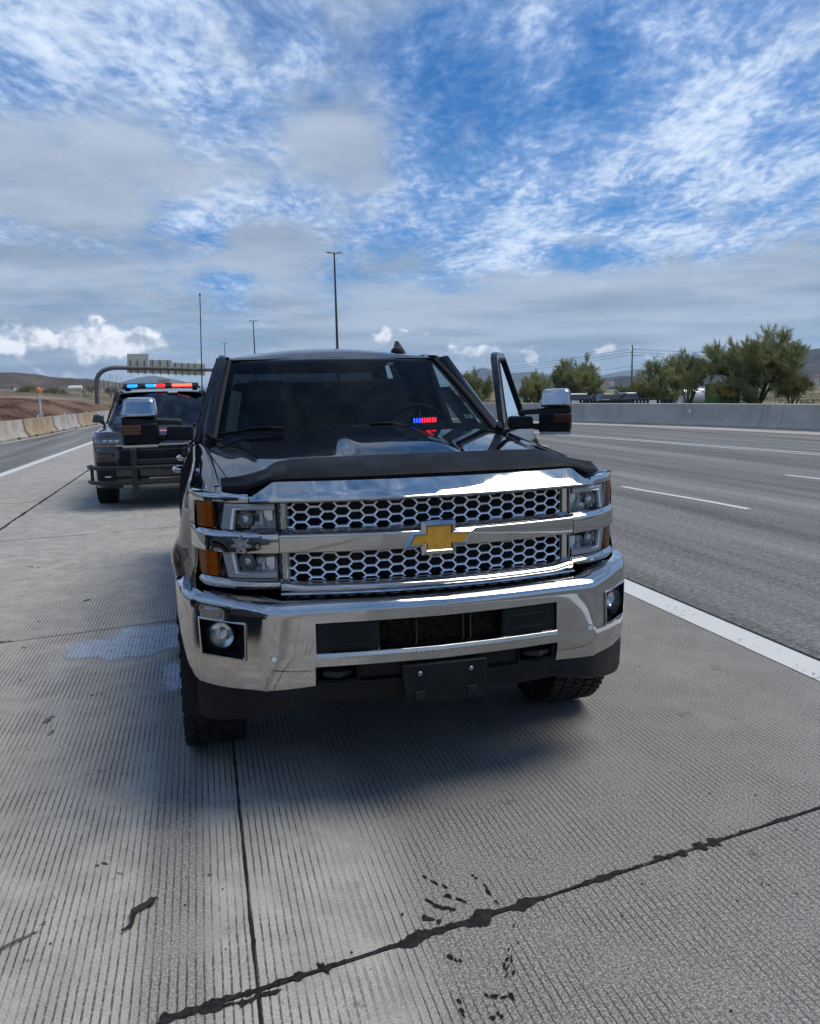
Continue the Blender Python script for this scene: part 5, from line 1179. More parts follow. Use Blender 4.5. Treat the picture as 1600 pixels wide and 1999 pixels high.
for i in range(9):
    L = 5.9; y0 = yk+i*6.05; x0, x1 = barx(y0), barx(y0+L); ang = math.atan2(x1-x0, L)
    e = thing('concrete_barrier', names[i], 'barrier', (x0, y0, 0), -ang, 'portable concrete barriers on the left')
    m = KM[[0, 1, 2, 1, 2, 0, 1, 0, 2][i]]
    g = G(); rows = []
    for yy in frange(.02, L-.02, 13): rows.append([(x, yy, max(z, .085)) for x, z in kp[1:-1]])
    g.grid(rows); g.f.append(tuple(range(6))); g.f.append(tuple(range(len(g.v)-6, len(g.v))[::-1])); g.build('barrier_body', m, e, angle=25)
    for a, b in ((.02, 1.1), (1.55, 4.3), (4.75, L-.02)):
        f_ = G(); f_.box((0, (a+b)/2, .043), (.60, b-a, .086)); f_.build('barrier_foot', m, e, bevel=.01)
    f_ = G(); f_.box((0, L/2, .045), (.40, L-.1, .08)); f_.build('drain_slot', KD, e)
    if i in (1, 2, 3, 5, 7): f_ = G(); f_.box((0, L*.55, .86), (.05, .10, .10)); f_.build('reflector_tab', REFL, e, bevel=.01)
def f_wall(n, b):
    p = objco(n); f = n.noise(p, .8, 5, .65); x, y, z = n.sep(p); st = n.noise(n.vmath('MULTIPLY', p, (1.2, 1.2, .25)), 1.6, 4, .6); sm_ = n.noise(n.vmath('MULTIPLY', p, (.15, .15, 3)), 1.2, 4, .6)
    c = n.mix(n.ramp(f, .35, .68), (.365, .342, .295, 1), (.455, .426, .370, 1)); c = n.mix(n.ramp(st, .55, .8, 0, .35), c, (.16, .152, .138, 1)); c = n.mix(n.ramp(sm_, .5, .75, 0, .3), c, (.40, .38, .34, 1))
    n.put(b.inputs['Base Color'], c); bump(n, b, n.noise(p, 12, 4, .6), .25, .02)
WALLM = mat('wall_concrete', (.19, .185, .18), .9, fn=f_wall)
MW = thing('median_wall', 'long grey concrete median wall across the right side of the freeway', 'wall', (19.6, 20.5, 0))
cuts = [-12, -3, 6, 14, gnd(1495, 840).y, gnd(1462, 838).y, 33.5, 42, 51, 60, 72, 90]
wp = [(.0, .0), (.0, .10), (.16, .33), (.235, .905), (.29, .925), (.42, .925), (.46, .89), (.46, .0)]
for a, b in zip(cuts, cuts[1:]):
    g = G(); g.grid([[(wallx(y)-.02+x-19.6, y-20.5, z) for x, z in wp] for y in frange(a+.012, b-.012, 9)])
    g.f.append(tuple(range(8))); g.f.append(tuple(range(len(g.v)-8, len(g.v))[::-1])); pnl = g.build('wall_panel', WALLM, MW, angle=30)
g = G(); g.grid([[(wallx(y)-.02+x-19.6+.04, y-20.5, z-.02) for x, z in wp] for y in frange(-12, 90, 60)]); g.build('joint_filler', mat('wall_joint', (.05, .05, .05), .9), MW, angle=30)
tp = at(1348, 802, 0); d_ = ray(1348, 802)
for yy in frange(15, 40, 400):
    pass
def wall_hit(px, py):
    d = ray(px, py); best = None
    for i in range(2000):
        t = 10+i*.02; p = CAM+d*t
        if p.x > wallx(p.y)+.13: return p
w_ = wall_hit(1348, 802); g = G(); g.box((w_.x-19.6-.05, w_.y-20.5, w_.z), (.02, .22, .14), Matrix.Rotation(-.25, 3, 'Z')); g.build('wall_tag', REFL, MW)
g = G(); g.grid([[(wallx(y)-t, y, .004) for t in (1.5, .02)] for y in frange(-30, 90, 60)]); g.build('gutter', mat('gutter_concrete', (.17, .165, .16), .9, fn=f_wall), ROAD, recalc=False)

# ------------------------------------------------------------------ left: dirt bank
def f_dirt(n, b):
    p = geopos(n); f = n.noise(p, 1.1, 6, .7); h = n.noise(p, .12, 4, .6); k_ = n.noise(p, 4.0, 4, .7)
    c = n.mix(n.ramp(f, .34, .66), (.040, .022, .014, 1), (.165, .098, .064, 1)); c = n.mix(n.ramp(h, .45, .65, 0, .75), c, (.230, .150, .100, 1)); c = n.mix(n.ramp(k_, .6, .75, 0, .5), c, (.30, .23, .17, 1))
    n.put(b.inputs['Base Color'], c); bump(n, b, n.math('ADD', f, k_), .9, .15)
def bank(x, y):
    l = barx(y)-.6-x
    h = 1.95*sm(.6, 8, l)*sm(28, 44, y)*(1-sm(88, 128, y)*.80)*(.85+.3*pn(x*.06, y*.05)) - .1
    h += (.26*pn(x*.45, y*.45)+.22*abs(pn(x*1.1, y*1.1, 3))+.16*pn(x*2.4, y*2.4, 5))*sm(.6, 4, l)
    if y > 128: h = h*sm(260, 140, y)
    return h
g = G(); bx_ = [.6+.55*i*(1+.010*i) for i in range(75)]
g.grid([[(barx(y)-b_, y, bank(barx(y)-b_, y)) for b_ in bx_] for y in [24+.62*i*(1+.004*i) for i in range(165)]], flip=True)
tag(g.build('dirt_bank', mat('bank_dirt', (.13, .08, .055), .95, spec=.2, fn=f_dirt), recalc=False, angle=70), kind='structure')

# ------------------------------------------------------------------ hills
def f_hill(c1, c2, c3, sc):
    def fn(n, b):
        p = geopos(n); f = n.noise(p, sc, 6, .65); h = n.noise(p, sc*6, 4, .7)
        c = n.mix(n.ramp(f, .36, .64), (*c1, 1), (*c2, 1)); c = n.mix(n.ramp(h, .55, .7, 0, .7), c, (*c3, 1)); n.put(b.inputs['Base Color'], c); bump(n, b, n.math('ADD', f, n.math('MULTIPLY', h, .4)), .8, .25/sc)
    return fn
H1M = mat('hill_brown', (.1, .08, .06), .95, spec=.1, fn=f_hill((.075, .055, .042), (.155, .115, .088), (.05, .052, .03), .012))
H2M = mat('hill_dark', (.1, .08, .06), .95, spec=.1, fn=f_hill((.036, .031, .026), (.078, .064, .052), (.03, .034, .02), .008))
H3M = mat('mountain_far', (.1, .09, .08), .95, spec=.1, fn=f_hill((.09, .08, .07), (.14, .12, .10), (.06, .06, .05), .002))
def hill(name, outline, Y, depth, m, rough, nx=120, ny=16):
    g = G(); pts = [at(px, py, Y) for px, py in outline]; tab = [(p.x, p.z) for p in pts]
    rows = []
    for j in range(ny+1):
        v = j/ny*2-1            # -1 front foot .. 0 ridge .. 1 back foot
        row = []
        for i in range(nx+1):
            x = tab[0][0]+(tab[-1][0]-tab[0][0])*i/nx; zr = slerp(tab, x); y = Y+v*depth + depth*.25*pn(x/depth*1.5, v*2)
            pf = (1-abs(v)**1.35); H = max(0, zr+2)
            z = -6 + (H+4)*pf + H*rough*(pn(x/depth*5, y/depth*5)+.5*pn(x/depth*12, y/depth*12, 2)+.3*pn(x/depth*30, y/depth*30, 4))*(.25+abs(v)*.9)*pf
            row.append((x*(y+2.9)/(Y+2.9) if False else x, y, z))
        rows.append(row)
    g.grid(rows); o = g.build(name, m, None, recalc=False, angle=70); return tag(o, kind='structure')
hill('hill', [(-260, 748), (-120, 735), (-30, 727), (20, 725), (65, 729), (105, 736), (160, 740), (230, 747), (290, 757), (340, 768), (380, 776)], 1500, 420, H1M, .24, 200, 34)
hill('mountain', [(120, 772), (200, 758), (255, 742), (300, 735), (345, 742), (400, 756), (470, 770)], 8200, 1200, H3M, .05)
hill('mountain', [(860, 760), (905, 745), (935, 722), (948, 717), (962, 722), (985, 729), (1028, 726), (1050, 729), (1078, 735), (1110, 745), (1150, 756)], 6200, 900, H3M, .06)
hill('mountain', [(1120, 752), (1168, 741), (1190, 730), (1215, 725), (1240, 721), (1265, 727), (1300, 738), (1340, 750)], 8200, 1000, H3M, .05)
hill('hill', [(1140, 756), (1175, 746), (1198, 737), (1215, 734), (1250, 736), (1290, 735), (1330, 742), (1370, 752)], 2400, 400, H2M, .16, 140, 24)
hill('hill', [(1310, 757), (1350, 742), (1385, 722), (1420, 706), (1470, 692), (1530, 685), (1556, 688), (1574, 699), (1588, 690), (1605, 684), (1660, 670), (1730, 668), (1850, 700), (1950, 740)], 2200, 500, H2M, .20, 200, 34)

# ------------------------------------------------------------------ trees
LEAF = {}
def leafmat(name, a, b_):
    m = bpy.data.materials.new(name); m.use_nodes = True; t = m.node_tree; t.nodes.clear(); n = N(t)
    p = geopos(n); f = n.noise(p, .55, 3, .6); h = n.noise(p, 6.0, 2, .6)
    c = n.mix(n.ramp(n.math('ADD', n.math('MULTIPLY', f, .6), n.math('MULTIPLY', h, .4)), .36, .64), (*a, 1), (*b_, 1))
    d = n.new('ShaderNodeBsdfDiffuse'); tr = n.new('ShaderNodeBsdfTranslucent'); mx = n.new('ShaderNodeMixShader'); mx.inputs[0].default_value = .30
    n.l.new(c, d.inputs[0]); n.l.new(c, tr.inputs[0]); n.l.new(d.outputs[0], mx.inputs[1]); n.l.new(tr.outputs[0], mx.inputs[2])
    o = n.new('ShaderNodeOutputMaterial'); n.l.new(mx.outputs[0], o.inputs[0]); return m
LM = [leafmat('leaf_olive', (.170, .190, .082), (.410, .405, .195)), leafmat('leaf_green', (.120, .150, .060), (.290, .315, .140)), leafmat('leaf_yellowish', (.135, .130, .045), (.280, .255, .110))]
BARK = mat('bark', (.06, .05, .035), .9, fn=speck((.045, .038, .028), (.10, .085, .06), 6, 4))
def tree(name, label, base, Hh, Wd, seed, lm, dens=1.0, group=None, cat='tree', low=.12, stems=6, upright=.5):
    rg_ = random.Random(seed); segs = []; tips = []
    def grow(p, d, L, r, lev):
        n = 4; pts = [p]; dd = d.copy()
        for i in range(n):
            dd = (dd + Vector((rg_.uniform(-1, 1), rg_.uniform(-1, 1), rg_.uniform(-.5, .8)))*.16 + Vector((0, 0, .05*upright))).normalized()
            pts.append(pts[-1]+dd*L/n)
        if lev < 3: segs.append((pts, r))
        if lev >= 4 or L < .10:
            tips.append((pts, dd)); return
        if lev >= 2: tips.append((pts, dd))
        k = rg_.choice((3, 3, 4)) if lev < 3 else 3
        for j in range(k):
            q = pts[rg_.choice((2, 3, 4)) if j else 4]
            nd = (dd + Vector((rg_.gauss(0, 1), rg_.gauss(0, 1), rg_.gauss(.10, .8)))*.52).normalized()
            grow(q, nd, L*rg_.uniform(.58, .80), r*.6, lev+1)
    for k in range(stems):
        a = 2*math.pi*(k+rg_.random()*.7)/stems; tl = rg_.uniform(.35, 1.0)
        grow(Vector((0, 0, rg_.uniform(0, .12))), Vector((math.cos(a)*tl, math.sin(a)*tl, 1.0)).normalized(), .46, .05, 0)
    allp = [p for pts, _ in tips for p in pts]
    mx_ = sorted(abs(p.x) for p in allp)[int(len(allp)*.985)]; my_ = sorted(abs(p.y) for p in allp)[int(len(allp)*.985)]; mz_ = sorted(p.z for p in allp)[int(len(allp)*.995)]
    sx, sy, sz = Wd/2/mx_, Wd/2/my_, Hh/mz_
    sc = lambda p: Vector((p.x*sx, p.y*sy, p.z*sz))
    e = thing(name, label, cat, tuple(base), 0, group)
    g = G()
    for pts, r in segs: g.tube([sc(p) for p in pts], [r*Hh*.40*(1-.12*i) for i in range(len(pts))], 5, False)
    g.build('trunk', BARK, e, recalc=False, weld=False)
    vs, fs = [], []; nb = int(8*dens)
    for pts, dd in tips:
        for _ in range(nb):
            i = rg_.randrange(len(pts)-1); p = sc(pts[i].lerp(pts[i+1], rg_.random()))
            if p.z < low*Hh and rg_.random() < .85: continue
            d = (Vector((dd.x*sx, dd.y*sy, dd.z*sz)).normalized()*.9 + Vector((rg_.gauss(0, .30), rg_.gauss(0, .30), rg_.gauss(.22, .28)))).normalized()
            L = rg_.uniform(.06, .15)*Hh*.75+.12; w = L*rg_.uniform(.030, .055)
            s = d.cross(Vector((rg_.gauss(0, 1), rg_.gauss(0, 1), rg_.gauss(0, 1)))).normalized()*w
            o = len(vs); p = p + Vector((rg_.gauss(0, .006), rg_.gauss(0, .006), rg_.gauss(0, .006)))*Hh
            vs += [tuple(p), tuple(p+d*L*.45+s), tuple(p+d*L), tuple(p+d*L*.45-s)]; fs.append((o, o+1, o+2, o+3))
    me = bpy.data.meshes.new('crown'); me.from_pydata(vs, [], fs); me.materials.append(LM[lm]); link('crown', me, e)
    return e
def tree_px(name, label, cx, top, wpx, Y, seed, lm, zb=-.9, **k):
    t = at(cx, top, Y); dep = (t-CAM).dot(FW); w = wpx/FPX*dep
    return tree(name, label, (t.x, Y, zb), (t.z-zb)*.94, w*.95, seed, lm, **k)
GT = 'desert trees behind the median wall'
tree_px('palo_verde_tree', 'largest tree, broad dark olive crown behind the wall at the far right', 1482, 644, 170, 62, 11, 0, dens=2.6, group=GT, stems=8, low=.14)
tree_px('palo_verde_tree', 'wide feathery tree in front of the white tanker truck, left of the largest tree', 1306, 697, 112, 66, 12, 0, dens=1.3, group=GT, stems=7)
tree_px('palo_verde_tree', 'taller airy tree with dense green side directly right of the tanker cab', 1348, 686, 74, 70, 13, 1, dens=1.2, group=GT, stems=6)
tree_px('palo_verde_tree', 'rounded feathery tree just above the driver side tow mirror', 1124, 700, 88, 66, 14, 0, dens=1.5, group=GT, stems=7, low=.1)
tree_px('mesquite_bush', 'mid sized bushy tree between the open door and the tow mirror', 1046, 729, 66, 62, 15, 0, dens=1.5, group=GT, cat='bush', low=.04)
tree_px('mesquite_bush', 'leafy bush between the windshield pillar and the open driver door', 928, 726, 64, 64, 16, 0, dens=1.5, group=GT, cat='bush', low=.04)
tree_px('mesquite_bush', 'low brownish spreading bush left of the utility pole foot', 1240, 745, 76, 66, 17, 2, dens=1.0, group=GT, cat='bush', low=.03)
tree_px('mesquite_bush', 'small green bush in the gap right of the tow mirror tree', 1160, 748, 36, 70, 18, 1, dens=1.0, group=GT, cat='bush', low=.03)
tree_px('mesquite_bush', 'yellow green bush overhanging the green container', 1424, 740, 74, 69, 19, 2, dens=1.0, group=GT, cat='bush', low=.45)
tree_px('mesquite_bush', 'drooping yellowish bush under the right side of the largest tree', 1545, 722, 60, 58, 20, 2, dens=1.3, group=GT, cat='bush', low=.05)
tree_px('mesquite_bush', 'thin grey green bush left of the largest tree trunk', 1460, 752, 30, 60, 21, 0, dens=1.0, group=GT, cat='bush', low=.05)
GL = 'green shrubs beyond the dirt bank'
for i, (px, tp_, w, lab) in enumerate([(60, 752, 34, 'green shrub right beside the orange beacon on the left'), (118, 757, 30, 'green shrub left of the white tank on legs'), (175, 753, 40, 'wide green shrub between the white tank and the sign gantry column'), (40, 757, 24, 'small dark shrub at far left below the hill'), (95, 757, 22, 'small round shrub midway between beacon and tank'), (215, 755, 26, 'green shrub just right of the gantry column')]):
    t = at(px, tp_, 330); zb = t.z-4.2; tree('desert_shrub', lab, (t.x, 330, zb), 4.2, w/FPX*330, 40+i, 1, dens=.8, group=GL, cat='shrub', low=.02, stems=5)

# low scrub strip behind the wall and on the field (uncountable)
vs, fs = [], []; rr = random.Random(5)
for k in range(5200):
    y = 34+rr.random()**1.4*170; x = wallx(min(y, 90))+6+rr.random()*(40+y*.8)
    zb = terrain(x, y); h = rr.uniform(.12, .5)*(1.4 if rr.random() < .1 else 1); 
    for j in range(4):
        a = rr.uniform(0, 6.28); dx, dy = math.cos(a)*h*.8, math.sin(a)*h*.8; o = len(vs); s = Vector((-dy, dx, 0))*.12
        vs += [(x, y, zb), (x+dx*.6+s.x, y+dy*.6+s.y, zb+h*.7), (x+dx, y+dy, zb+h), (x+dx*.6-s.x, y+dy*.6-s.y, zb+h*.7)]; fs.append((o, o+1, o+2, o+3))
me = bpy.data.meshes.new('dry_grass'); me.from_pydata(vs, [], fs); me.materials.append(leafmat('dry_grass', (.22, .17, .08), (.10, .11, .04)))
tag(link('dry_grass', me), 'dry tan grass and low scrub on the field behind the median wall', 'grass', kind='stuff')

# ------------------------------------------------------------------ poles, gantry, power line
GALV = mat('galvanised', (.13, .13, .13), .5, .5); GALD = mat('mast_dark', (.075, .06, .05), .55, .3)
for i, (px, py, Y, lab) in enumerate([(652, 493, 77, 'tallest double armed light mast standing above the pickup roof'), (494, 626, 142, 'middle double armed light mast left of the tallest one'), (438, 670, 205, 'smallest and farthest double armed light mast over the pickup roof edge')]):
    t = at(px, py, Y); e = thing('light_mast', lab, 'lamp post', (t.x, Y, 0), 0, 'double armed freeway light masts')
    g = G(); g.tube([(0, 0, 0), (0, 0, t.z*.5), (0, 0, t.z)], [.16, .12, .075], 10); g.build('mast_pole', GALD, e)
    for s in (-1, 1):
        g = G(); g.tube([(0, 0, t.z-.15), (s*.4, 0, t.z-.03)], .035, 6); g.build('mast_arm', GALD, e)
        g = G(); g.hull8([(s*.28, -.18, t.z-.08), (s*.78, -.14, t.z-.06), (s*.78, .14, t.z-.06), (s*.28, .18, t.z-.08), (s*.28, -.12, t.z+.04), (s*.72, -.09, t.z+.03), (s*.72, .09, t.z+.03), (s*.28, .12, t.z+.04)]); g.build('luminaire', GALV, e, bevel=.02)
GY_ = 165.0; b0 = at(190, 793, GY_); e = thing('sign_gantry', 'grey cantilever gantry with the backs of freeway signs on the left', 'sign gantry', (b0.x, GY_, b0.z))
GC = mat('gantry_paint', (.115, .115, .095), .6, fn=speck((.10, .10, .085), (.15, .15, .125), 1.2, 3)); SGN = mat('sign_back', (.6, .57, .45), .6, fn=lambda n, b: n.put(b.inputs['Base Color'], n.mix(n.ramp(n.math('FRACT', n.math('MULTIPLY', n.sep(objco(n))[2], 3.2)), .10, .0, smooth=False), (.66, .62, .49, 1), (.34, .32, .26, 1))))
L_ = lambda p: Vector((p.x-b0.x, p.y-GY_, p.z-b0.z))
arc = [L_(at(px, py, GY_)) for px, py in ((190, 793), (189, 770), (188, 750), (189, 740), (193, 731), (201, 724), (211, 720), (224, 718), (260, 718.5), (330, 720), (400, 722), (440, 723))]
g = G(); g.tube(arc, [.42, .42, .42, .42, .42, .42, .41, .40, .38, .36, .33, .30], 14); g.build('gantry_pole', GC, e)
g = G(); g.lathe([(-.2, .9), (.25, .9), (.25, .4)], 18, 'z'); g.build('gantry_footing', KM[2], e)
for k, (pa, pb, ta, tb, ba, bb) in enumerate([(248, 289.6, 691, 691, 727.5, 729), (290.4, 335.6, 702.5, 703.5, 729, 730.5), (336.4, 400, 708, 711, 730.5, 733)]):
    P_ = [L_(at(pa, ba, GY_+.9)), L_(at(pb, bb, GY_+.9)), L_(at(pb, tb, GY_+.9)), L_(at(pa, ta, GY_+.9))]
    g = G(); g.prism(P_, (0, .08, 0)); sg = g.build('sign_panel', SGN, e, angle=10)
    n_ = 3 if k < 2 else 5
    for j in range(n_):
        u = (j+.5)/n_; a_ = P_[0].lerp(P_[1], u); c_ = P_[3].lerp(P_[2], u); g = G(); top = c_ if k else P_[0].lerp(P_[3], .68)+ (P_[1]-P_[0])*u
        g.box(tuple((a_+top)/2+Vector((0, -.14, -.1))), (.16, .20, (top-a_).length+.3)); g.build('sign_stiffener', GC, sg)
t = at(1234, 674, 243); e = thing('utility_pole', 'wooden utility pole with cross arms and wires behind the trees on the right', 'utility pole', (t.x, 243, -2))
g = G(); g.tube([(0, 0, 0), (0, 0, t.z+2)], [.32, .20], 8); g.build('pole_shaft', mat('pole_wood', (.09, .075, .06), .9), e)
WIRE = mat('wire', (.05, .05, .055), .6)
for k, (dz, aw) in enumerate([(-1.4, 1.3), (-2.3, 1.3), (-3.3, 1.3), (-7.0, .8)]):
    g = G(); g.box((.55 if k % 2 == 0 else -.45, 0, t.z+2+dz), (aw, .16, .16)); g.build('cross_arm', GALD, e)
    for s, px_e, py_e in ((1, 1900, 660+k*9), (-1, 560, 742+k*4)):
        q_ = at(px_e, py_e, 215 if s > 0 else 330); q_ = Vector((q_.x-t.x, q_.y-243, q_.z+2)); p_ = Vector((.9*s if k % 2 == 0 else -.7, 0, t.z+2+dz+.1))
        g = G(); g.tube([p_.lerp(q_, u)-Vector((0, 0, 5.5*4*u*(1-u)*.5)) for u in frange(0, 1, 17)], .045, 5); g.build('power_wire', WIRE, e)

# ------------------------------------------------------------------ beacon post, far left bits
pb_ = at(80, 814, 41); tb_ = at(75.5, 762, 41); e = thing('beacon_post', 'white post with orange warning beacon behind the left barriers', 'beacon', (pb_.x, 41, 0))
dxp = tb_.x-pb_.x
WHT = mat('post_white', (.62, .62, .60), .6); ORG = mat('beacon_orange', (.85, .28, .03), .3, coat=.5)
g = G(); g.tube([(0, 0, .3), (dxp*.5, 0, (tb_.z+.3)/2), (dxp*.85, 0, tb_.z-.18)], .045, 8); g.build('post', WHT, e)
g = G(); g.lathe([(-.15, .001), (-.13, .08), (0, .12), (.10, .10), (.15, .03), (.155, .001)], 16, 'z', (dxp, 0, tb_.z)); g.build('beacon_lens', ORG, e)
g = G(); g.box((dxp*.9, 0, tb_.z-.28), (.26, .06, .10)); g.box((0, 0, .95), (.22, .06, .10)); g.build('bracket', WHT, e)
def box_building(name, label, cat, px0, px1, pt, pbt, Y, m, roofm=None, dep=10, group=None, wins=3, gable=False):
    a_ = at(px0, pbt, Y); b_ = at(px1, pt, Y); w = b_.x-a_.x; h = b_.z-a_.z; e = thing(name, label, cat, ((a_.x+b_.x)/2, Y, a_.z), 0, group)
    g = G(); g.box((0, dep/2, h/2-1), (w, dep, h+2)); g.build('wall', m, e)
    g = G()
    if gable: g.hull8([(-w/2-.5, -.5, h), (w/2+.5, -.5, h), (w/2+.5, dep+.5, h), (-w/2-.5, dep+.5, h), (-w*.35, dep*.45, h*1.4), (w*.35, dep*.45, h*1.4), (w*.35, dep*.55, h*1.4), (-w*.35, dep*.55, h*1.4)])
    else: g.box((0, dep/2, h+.12), (w+.4, dep+.4, .35))
    g.build('roof', roofm or m, e)
    for k in range(wins):
        g = G(); g.box((-w/2+w*(k+.5)/wins, -.03, h*.55), (w/wins*.35, .08, h*.3)); g.build('window', mat('house_window', (.03, .035, .04), .15), e)
    return e
BEIGE = mat('beige_wall', (.50, .42, .30), .8); WHITE = mat('white_wall', (.72, .71, .68), .7); ROOFR = mat('roof_tile', (.22, .12, .08), .9); ROOFG = mat('roof_grey', (.25, .24, .23), .9); PINK = mat('stucco', (.46, .36, .28), .85)
box_building('beige_building', 'beige building rising above the SUV light bar', 'building', 310, 331, 742, 768, 420, BEIGE, None, 14, wins=4)
box_building('white_shed', 'small white shed at the far left under the hill', 'shed', 18, 27, 756, 764, 330, WHITE, ROOFG, 4, wins=1)
t = at(147, 758, 260); e = thing('storage_tank', 'white horizontal tank standing on legs on the far left', 'tank', (t.x, 260, t.z-2.4))
g = G(); g.lathe([(-2.0, .001), (-1.95, .5), (-1.8, .78), (1.8, .78), (1.95, .5), (2.0, .001)], 20, 'x', (0, 0, 2.4)); g.build('tank_body', WHITE, e, angle=50)
for s in (-1.3, -.4, .5, 1.4):
    g = G(); g.tube([(s, 0, -1.0), (s, 0, 2.0)], .09, 6); g.build('leg', WHITE, e)
for i, px in enumerate((197, 205, 213, 216, 220, 228, 236)):
    p = at(px, 729+i*1.2, 520); lab = ['leftmost thin white pole right of the gantry column', 'second thin white pole right of the gantry column', 'third thin white pole right of the gantry column', 'fourth thin white pole right of the gantry column', 'fifth thin white pole right of the gantry column', 'sixth thin white pole, next to last before the SUV', 'last thin white pole, nearest to the SUV light bar'][i]
    e = thing('thin_pole', lab, 'pole', (p.x, 520, p.z-13), 0, 'thin white poles in the distance on the left'); g = G(); g.tube([(0, 0, 0), (0, 0, 13)], [.22, .16], 6); g.build('pole_shaft', WHITE, e); g = G(); g.box((0, 0, 13.1), (1.0, .3, .3)); g.build('pole_head', WHITE, e)
# houses on the right slope and in the gap left of the pole
GH = 'distant houses on the slope'
hs = [(1550, 1563, 752, 760), (1566, 1577, 748, 756), (1580, 1594, 753, 762), (1570, 1580, 741, 747), (1585, 1597, 741, 748), (1598, 1612, 747, 757), (1556, 1566, 744, 749), (1590, 1600, 733, 738)]
hl = ['white house at the left end of the slope houses right of the largest tree', 'pale house in the middle row, second from the largest tree', 'white house in the lowest row near the right edge', 'small stucco house high on the slope behind the big tree', 'white house in the upper row near the right edge', 'house cut by the right edge of the frame', 'small house half hidden by the edge of the largest tree', 'topmost small house on the right slope']
for (a_, b_, c_, d_), lab, k in zip(hs, hl, range(8)): box_building('distant_house', lab, 'house', a_, b_, c_, d_, 900+60*(k % 3), (WHITE, PINK, WHITE, PINK, WHITE, BEIGE, WHITE, PINK)[k], (ROOFG, ROOFR, ROOFG, ROOFR)[k % 4], 9, GH, 2, True)
hs = [(1174, 1181, 746, 751), (1183, 1191, 748, 754), (1192, 1199, 745, 750), (1186, 1192, 741, 745), (1178, 1184, 753, 758)]
hl = ['pale house at the left of the hillside cluster beside the utility pole', 'stucco house in the middle of the hillside cluster', 'house at the right of the hillside cluster', 'topmost house of the hillside cluster', 'lowest house of the hillside cluster']
for (a_, b_, c_, d_), lab, k in zip(hs, hl, range(5)): box_building('distant_house', lab, 'house', a_, b_, c_, d_, 1000+40*k, (PINK, BEIGE, WHITE, PINK, BEIGE)[k], ROOFR, 9, GH, 2, True)

# ------------------------------------------------------------------ parked vehicles behind the wall
def car(name, label, px, py, Y, L, Hc, m, rz, prof, cabin, group=None, cat='car'):
    p = at(px, py, Y); e = thing(name, label, cat, (p.x, Y, p.z-Hc), rz, group); w = .9
    g = G(); rows = []
    for yy, k_ in ((-w, .86), (-w*.98, 1.0), (w*.98, 1.0), (w, .86)): rows.append([(x*L/2*(1 if abs(yy) < w else .985), yy, z*Hc) for x, z in prof])
    g.grid(rows, close=True); n_ = len(prof); g.f.append(tuple(range(n_))[::-1]); g.f.append(tuple(range(3*n_, 4*n_))); g.build('body', m, e, angle=30, bevel=.03)
    c0, c1, c2, c3 = cabin
    g = G(); g.hull8([(c0*L/2, -w*.93, .56*Hc), (c3*L/2, -w*.93, .56*Hc), (c3*L/2, w*.93, .56*Hc), (c0*L/2, w*.93, .56*Hc), (c1*L/2, -w*.76, Hc*.97), (c2*L/2, -w*.76, Hc*.97), (c2*L/2, w*.76, Hc*.97), (c1*L/2, w*.76, Hc*.97)]); g.build('cabin_glass', mat('car_glass', (.015, .018, .02), .08, coat=1), e, bevel=.04)
    g = G(); g.hull8([(c1*L/2*1.03, -w*.78, Hc*.93), (c2*L/2*1.03, -w*.78, Hc*.93), (c2*L/2*1.03, w*.78, Hc*.93), (c1*L/2*1.03, w*.78, Hc*.93), (c1*L/2, -w*.72, Hc), (c2*L/2, -w*.72, Hc), (c2*L/2, w*.72, Hc), (c1*L/2, w*.72, Hc)]); g.build('cabin_roof', m, e, bevel=.03)
    for x in (-.32, .32):
        for s in (-1, 1):
            g = G(); g.lathe([(-.11, .001), (-.11, .2), (-.1, .33), (.1, .33), (.11, .2), (.11, .001)], 18, 'y', (x*L, s*w*.86, .33)); wh = g.build('wheel', RUBBER, e)
            g = G(); g.lathe([(-.115, .001), (-.118, .19), (.118, .19), (.115, .001)], 14, 'y', (x*L, s*w*.86, .33)); g.build('rim', SILVER, wh)
    return e
sed = [(-1, .28), (-1, .50), (-.93, .60), (-.55, .64), (.45, .64), (.95, .56), (1, .45), (1, .25)]
pick = [(-1, .30), (-1, .58), (.2, .58), (.45, .60), (.96, .56), (1, .5), (1, .26)]
car('parked_sedan', 'dark blue sedan parked behind the wall right of the small green bush', 1184, 768, 61, 4.4, 1.45, mat('car_navy', (.01, .015, .03), .25, coat=1), .1, sed, (-.62, -.35, .15, .52))
car('parked_pickup', 'white pickup parked behind the wall below the utility pole', 1231, 766, 61.5, 5.2, 1.75, mat('car_white', (.68, .69, .70), .25, coat=1), math.pi+.1, pick, (-.15, -.05, .35, .58), cat='pickup truck')
car('parked_van', 'white vehicle parked beside the driver side tow mirror', 1124, 768, 62, 4.6, 1.75, mat('car_white', (.68, .69, .70), .25, coat=1), .1, sed, (-.8, -.72, .3, .62), cat='van')
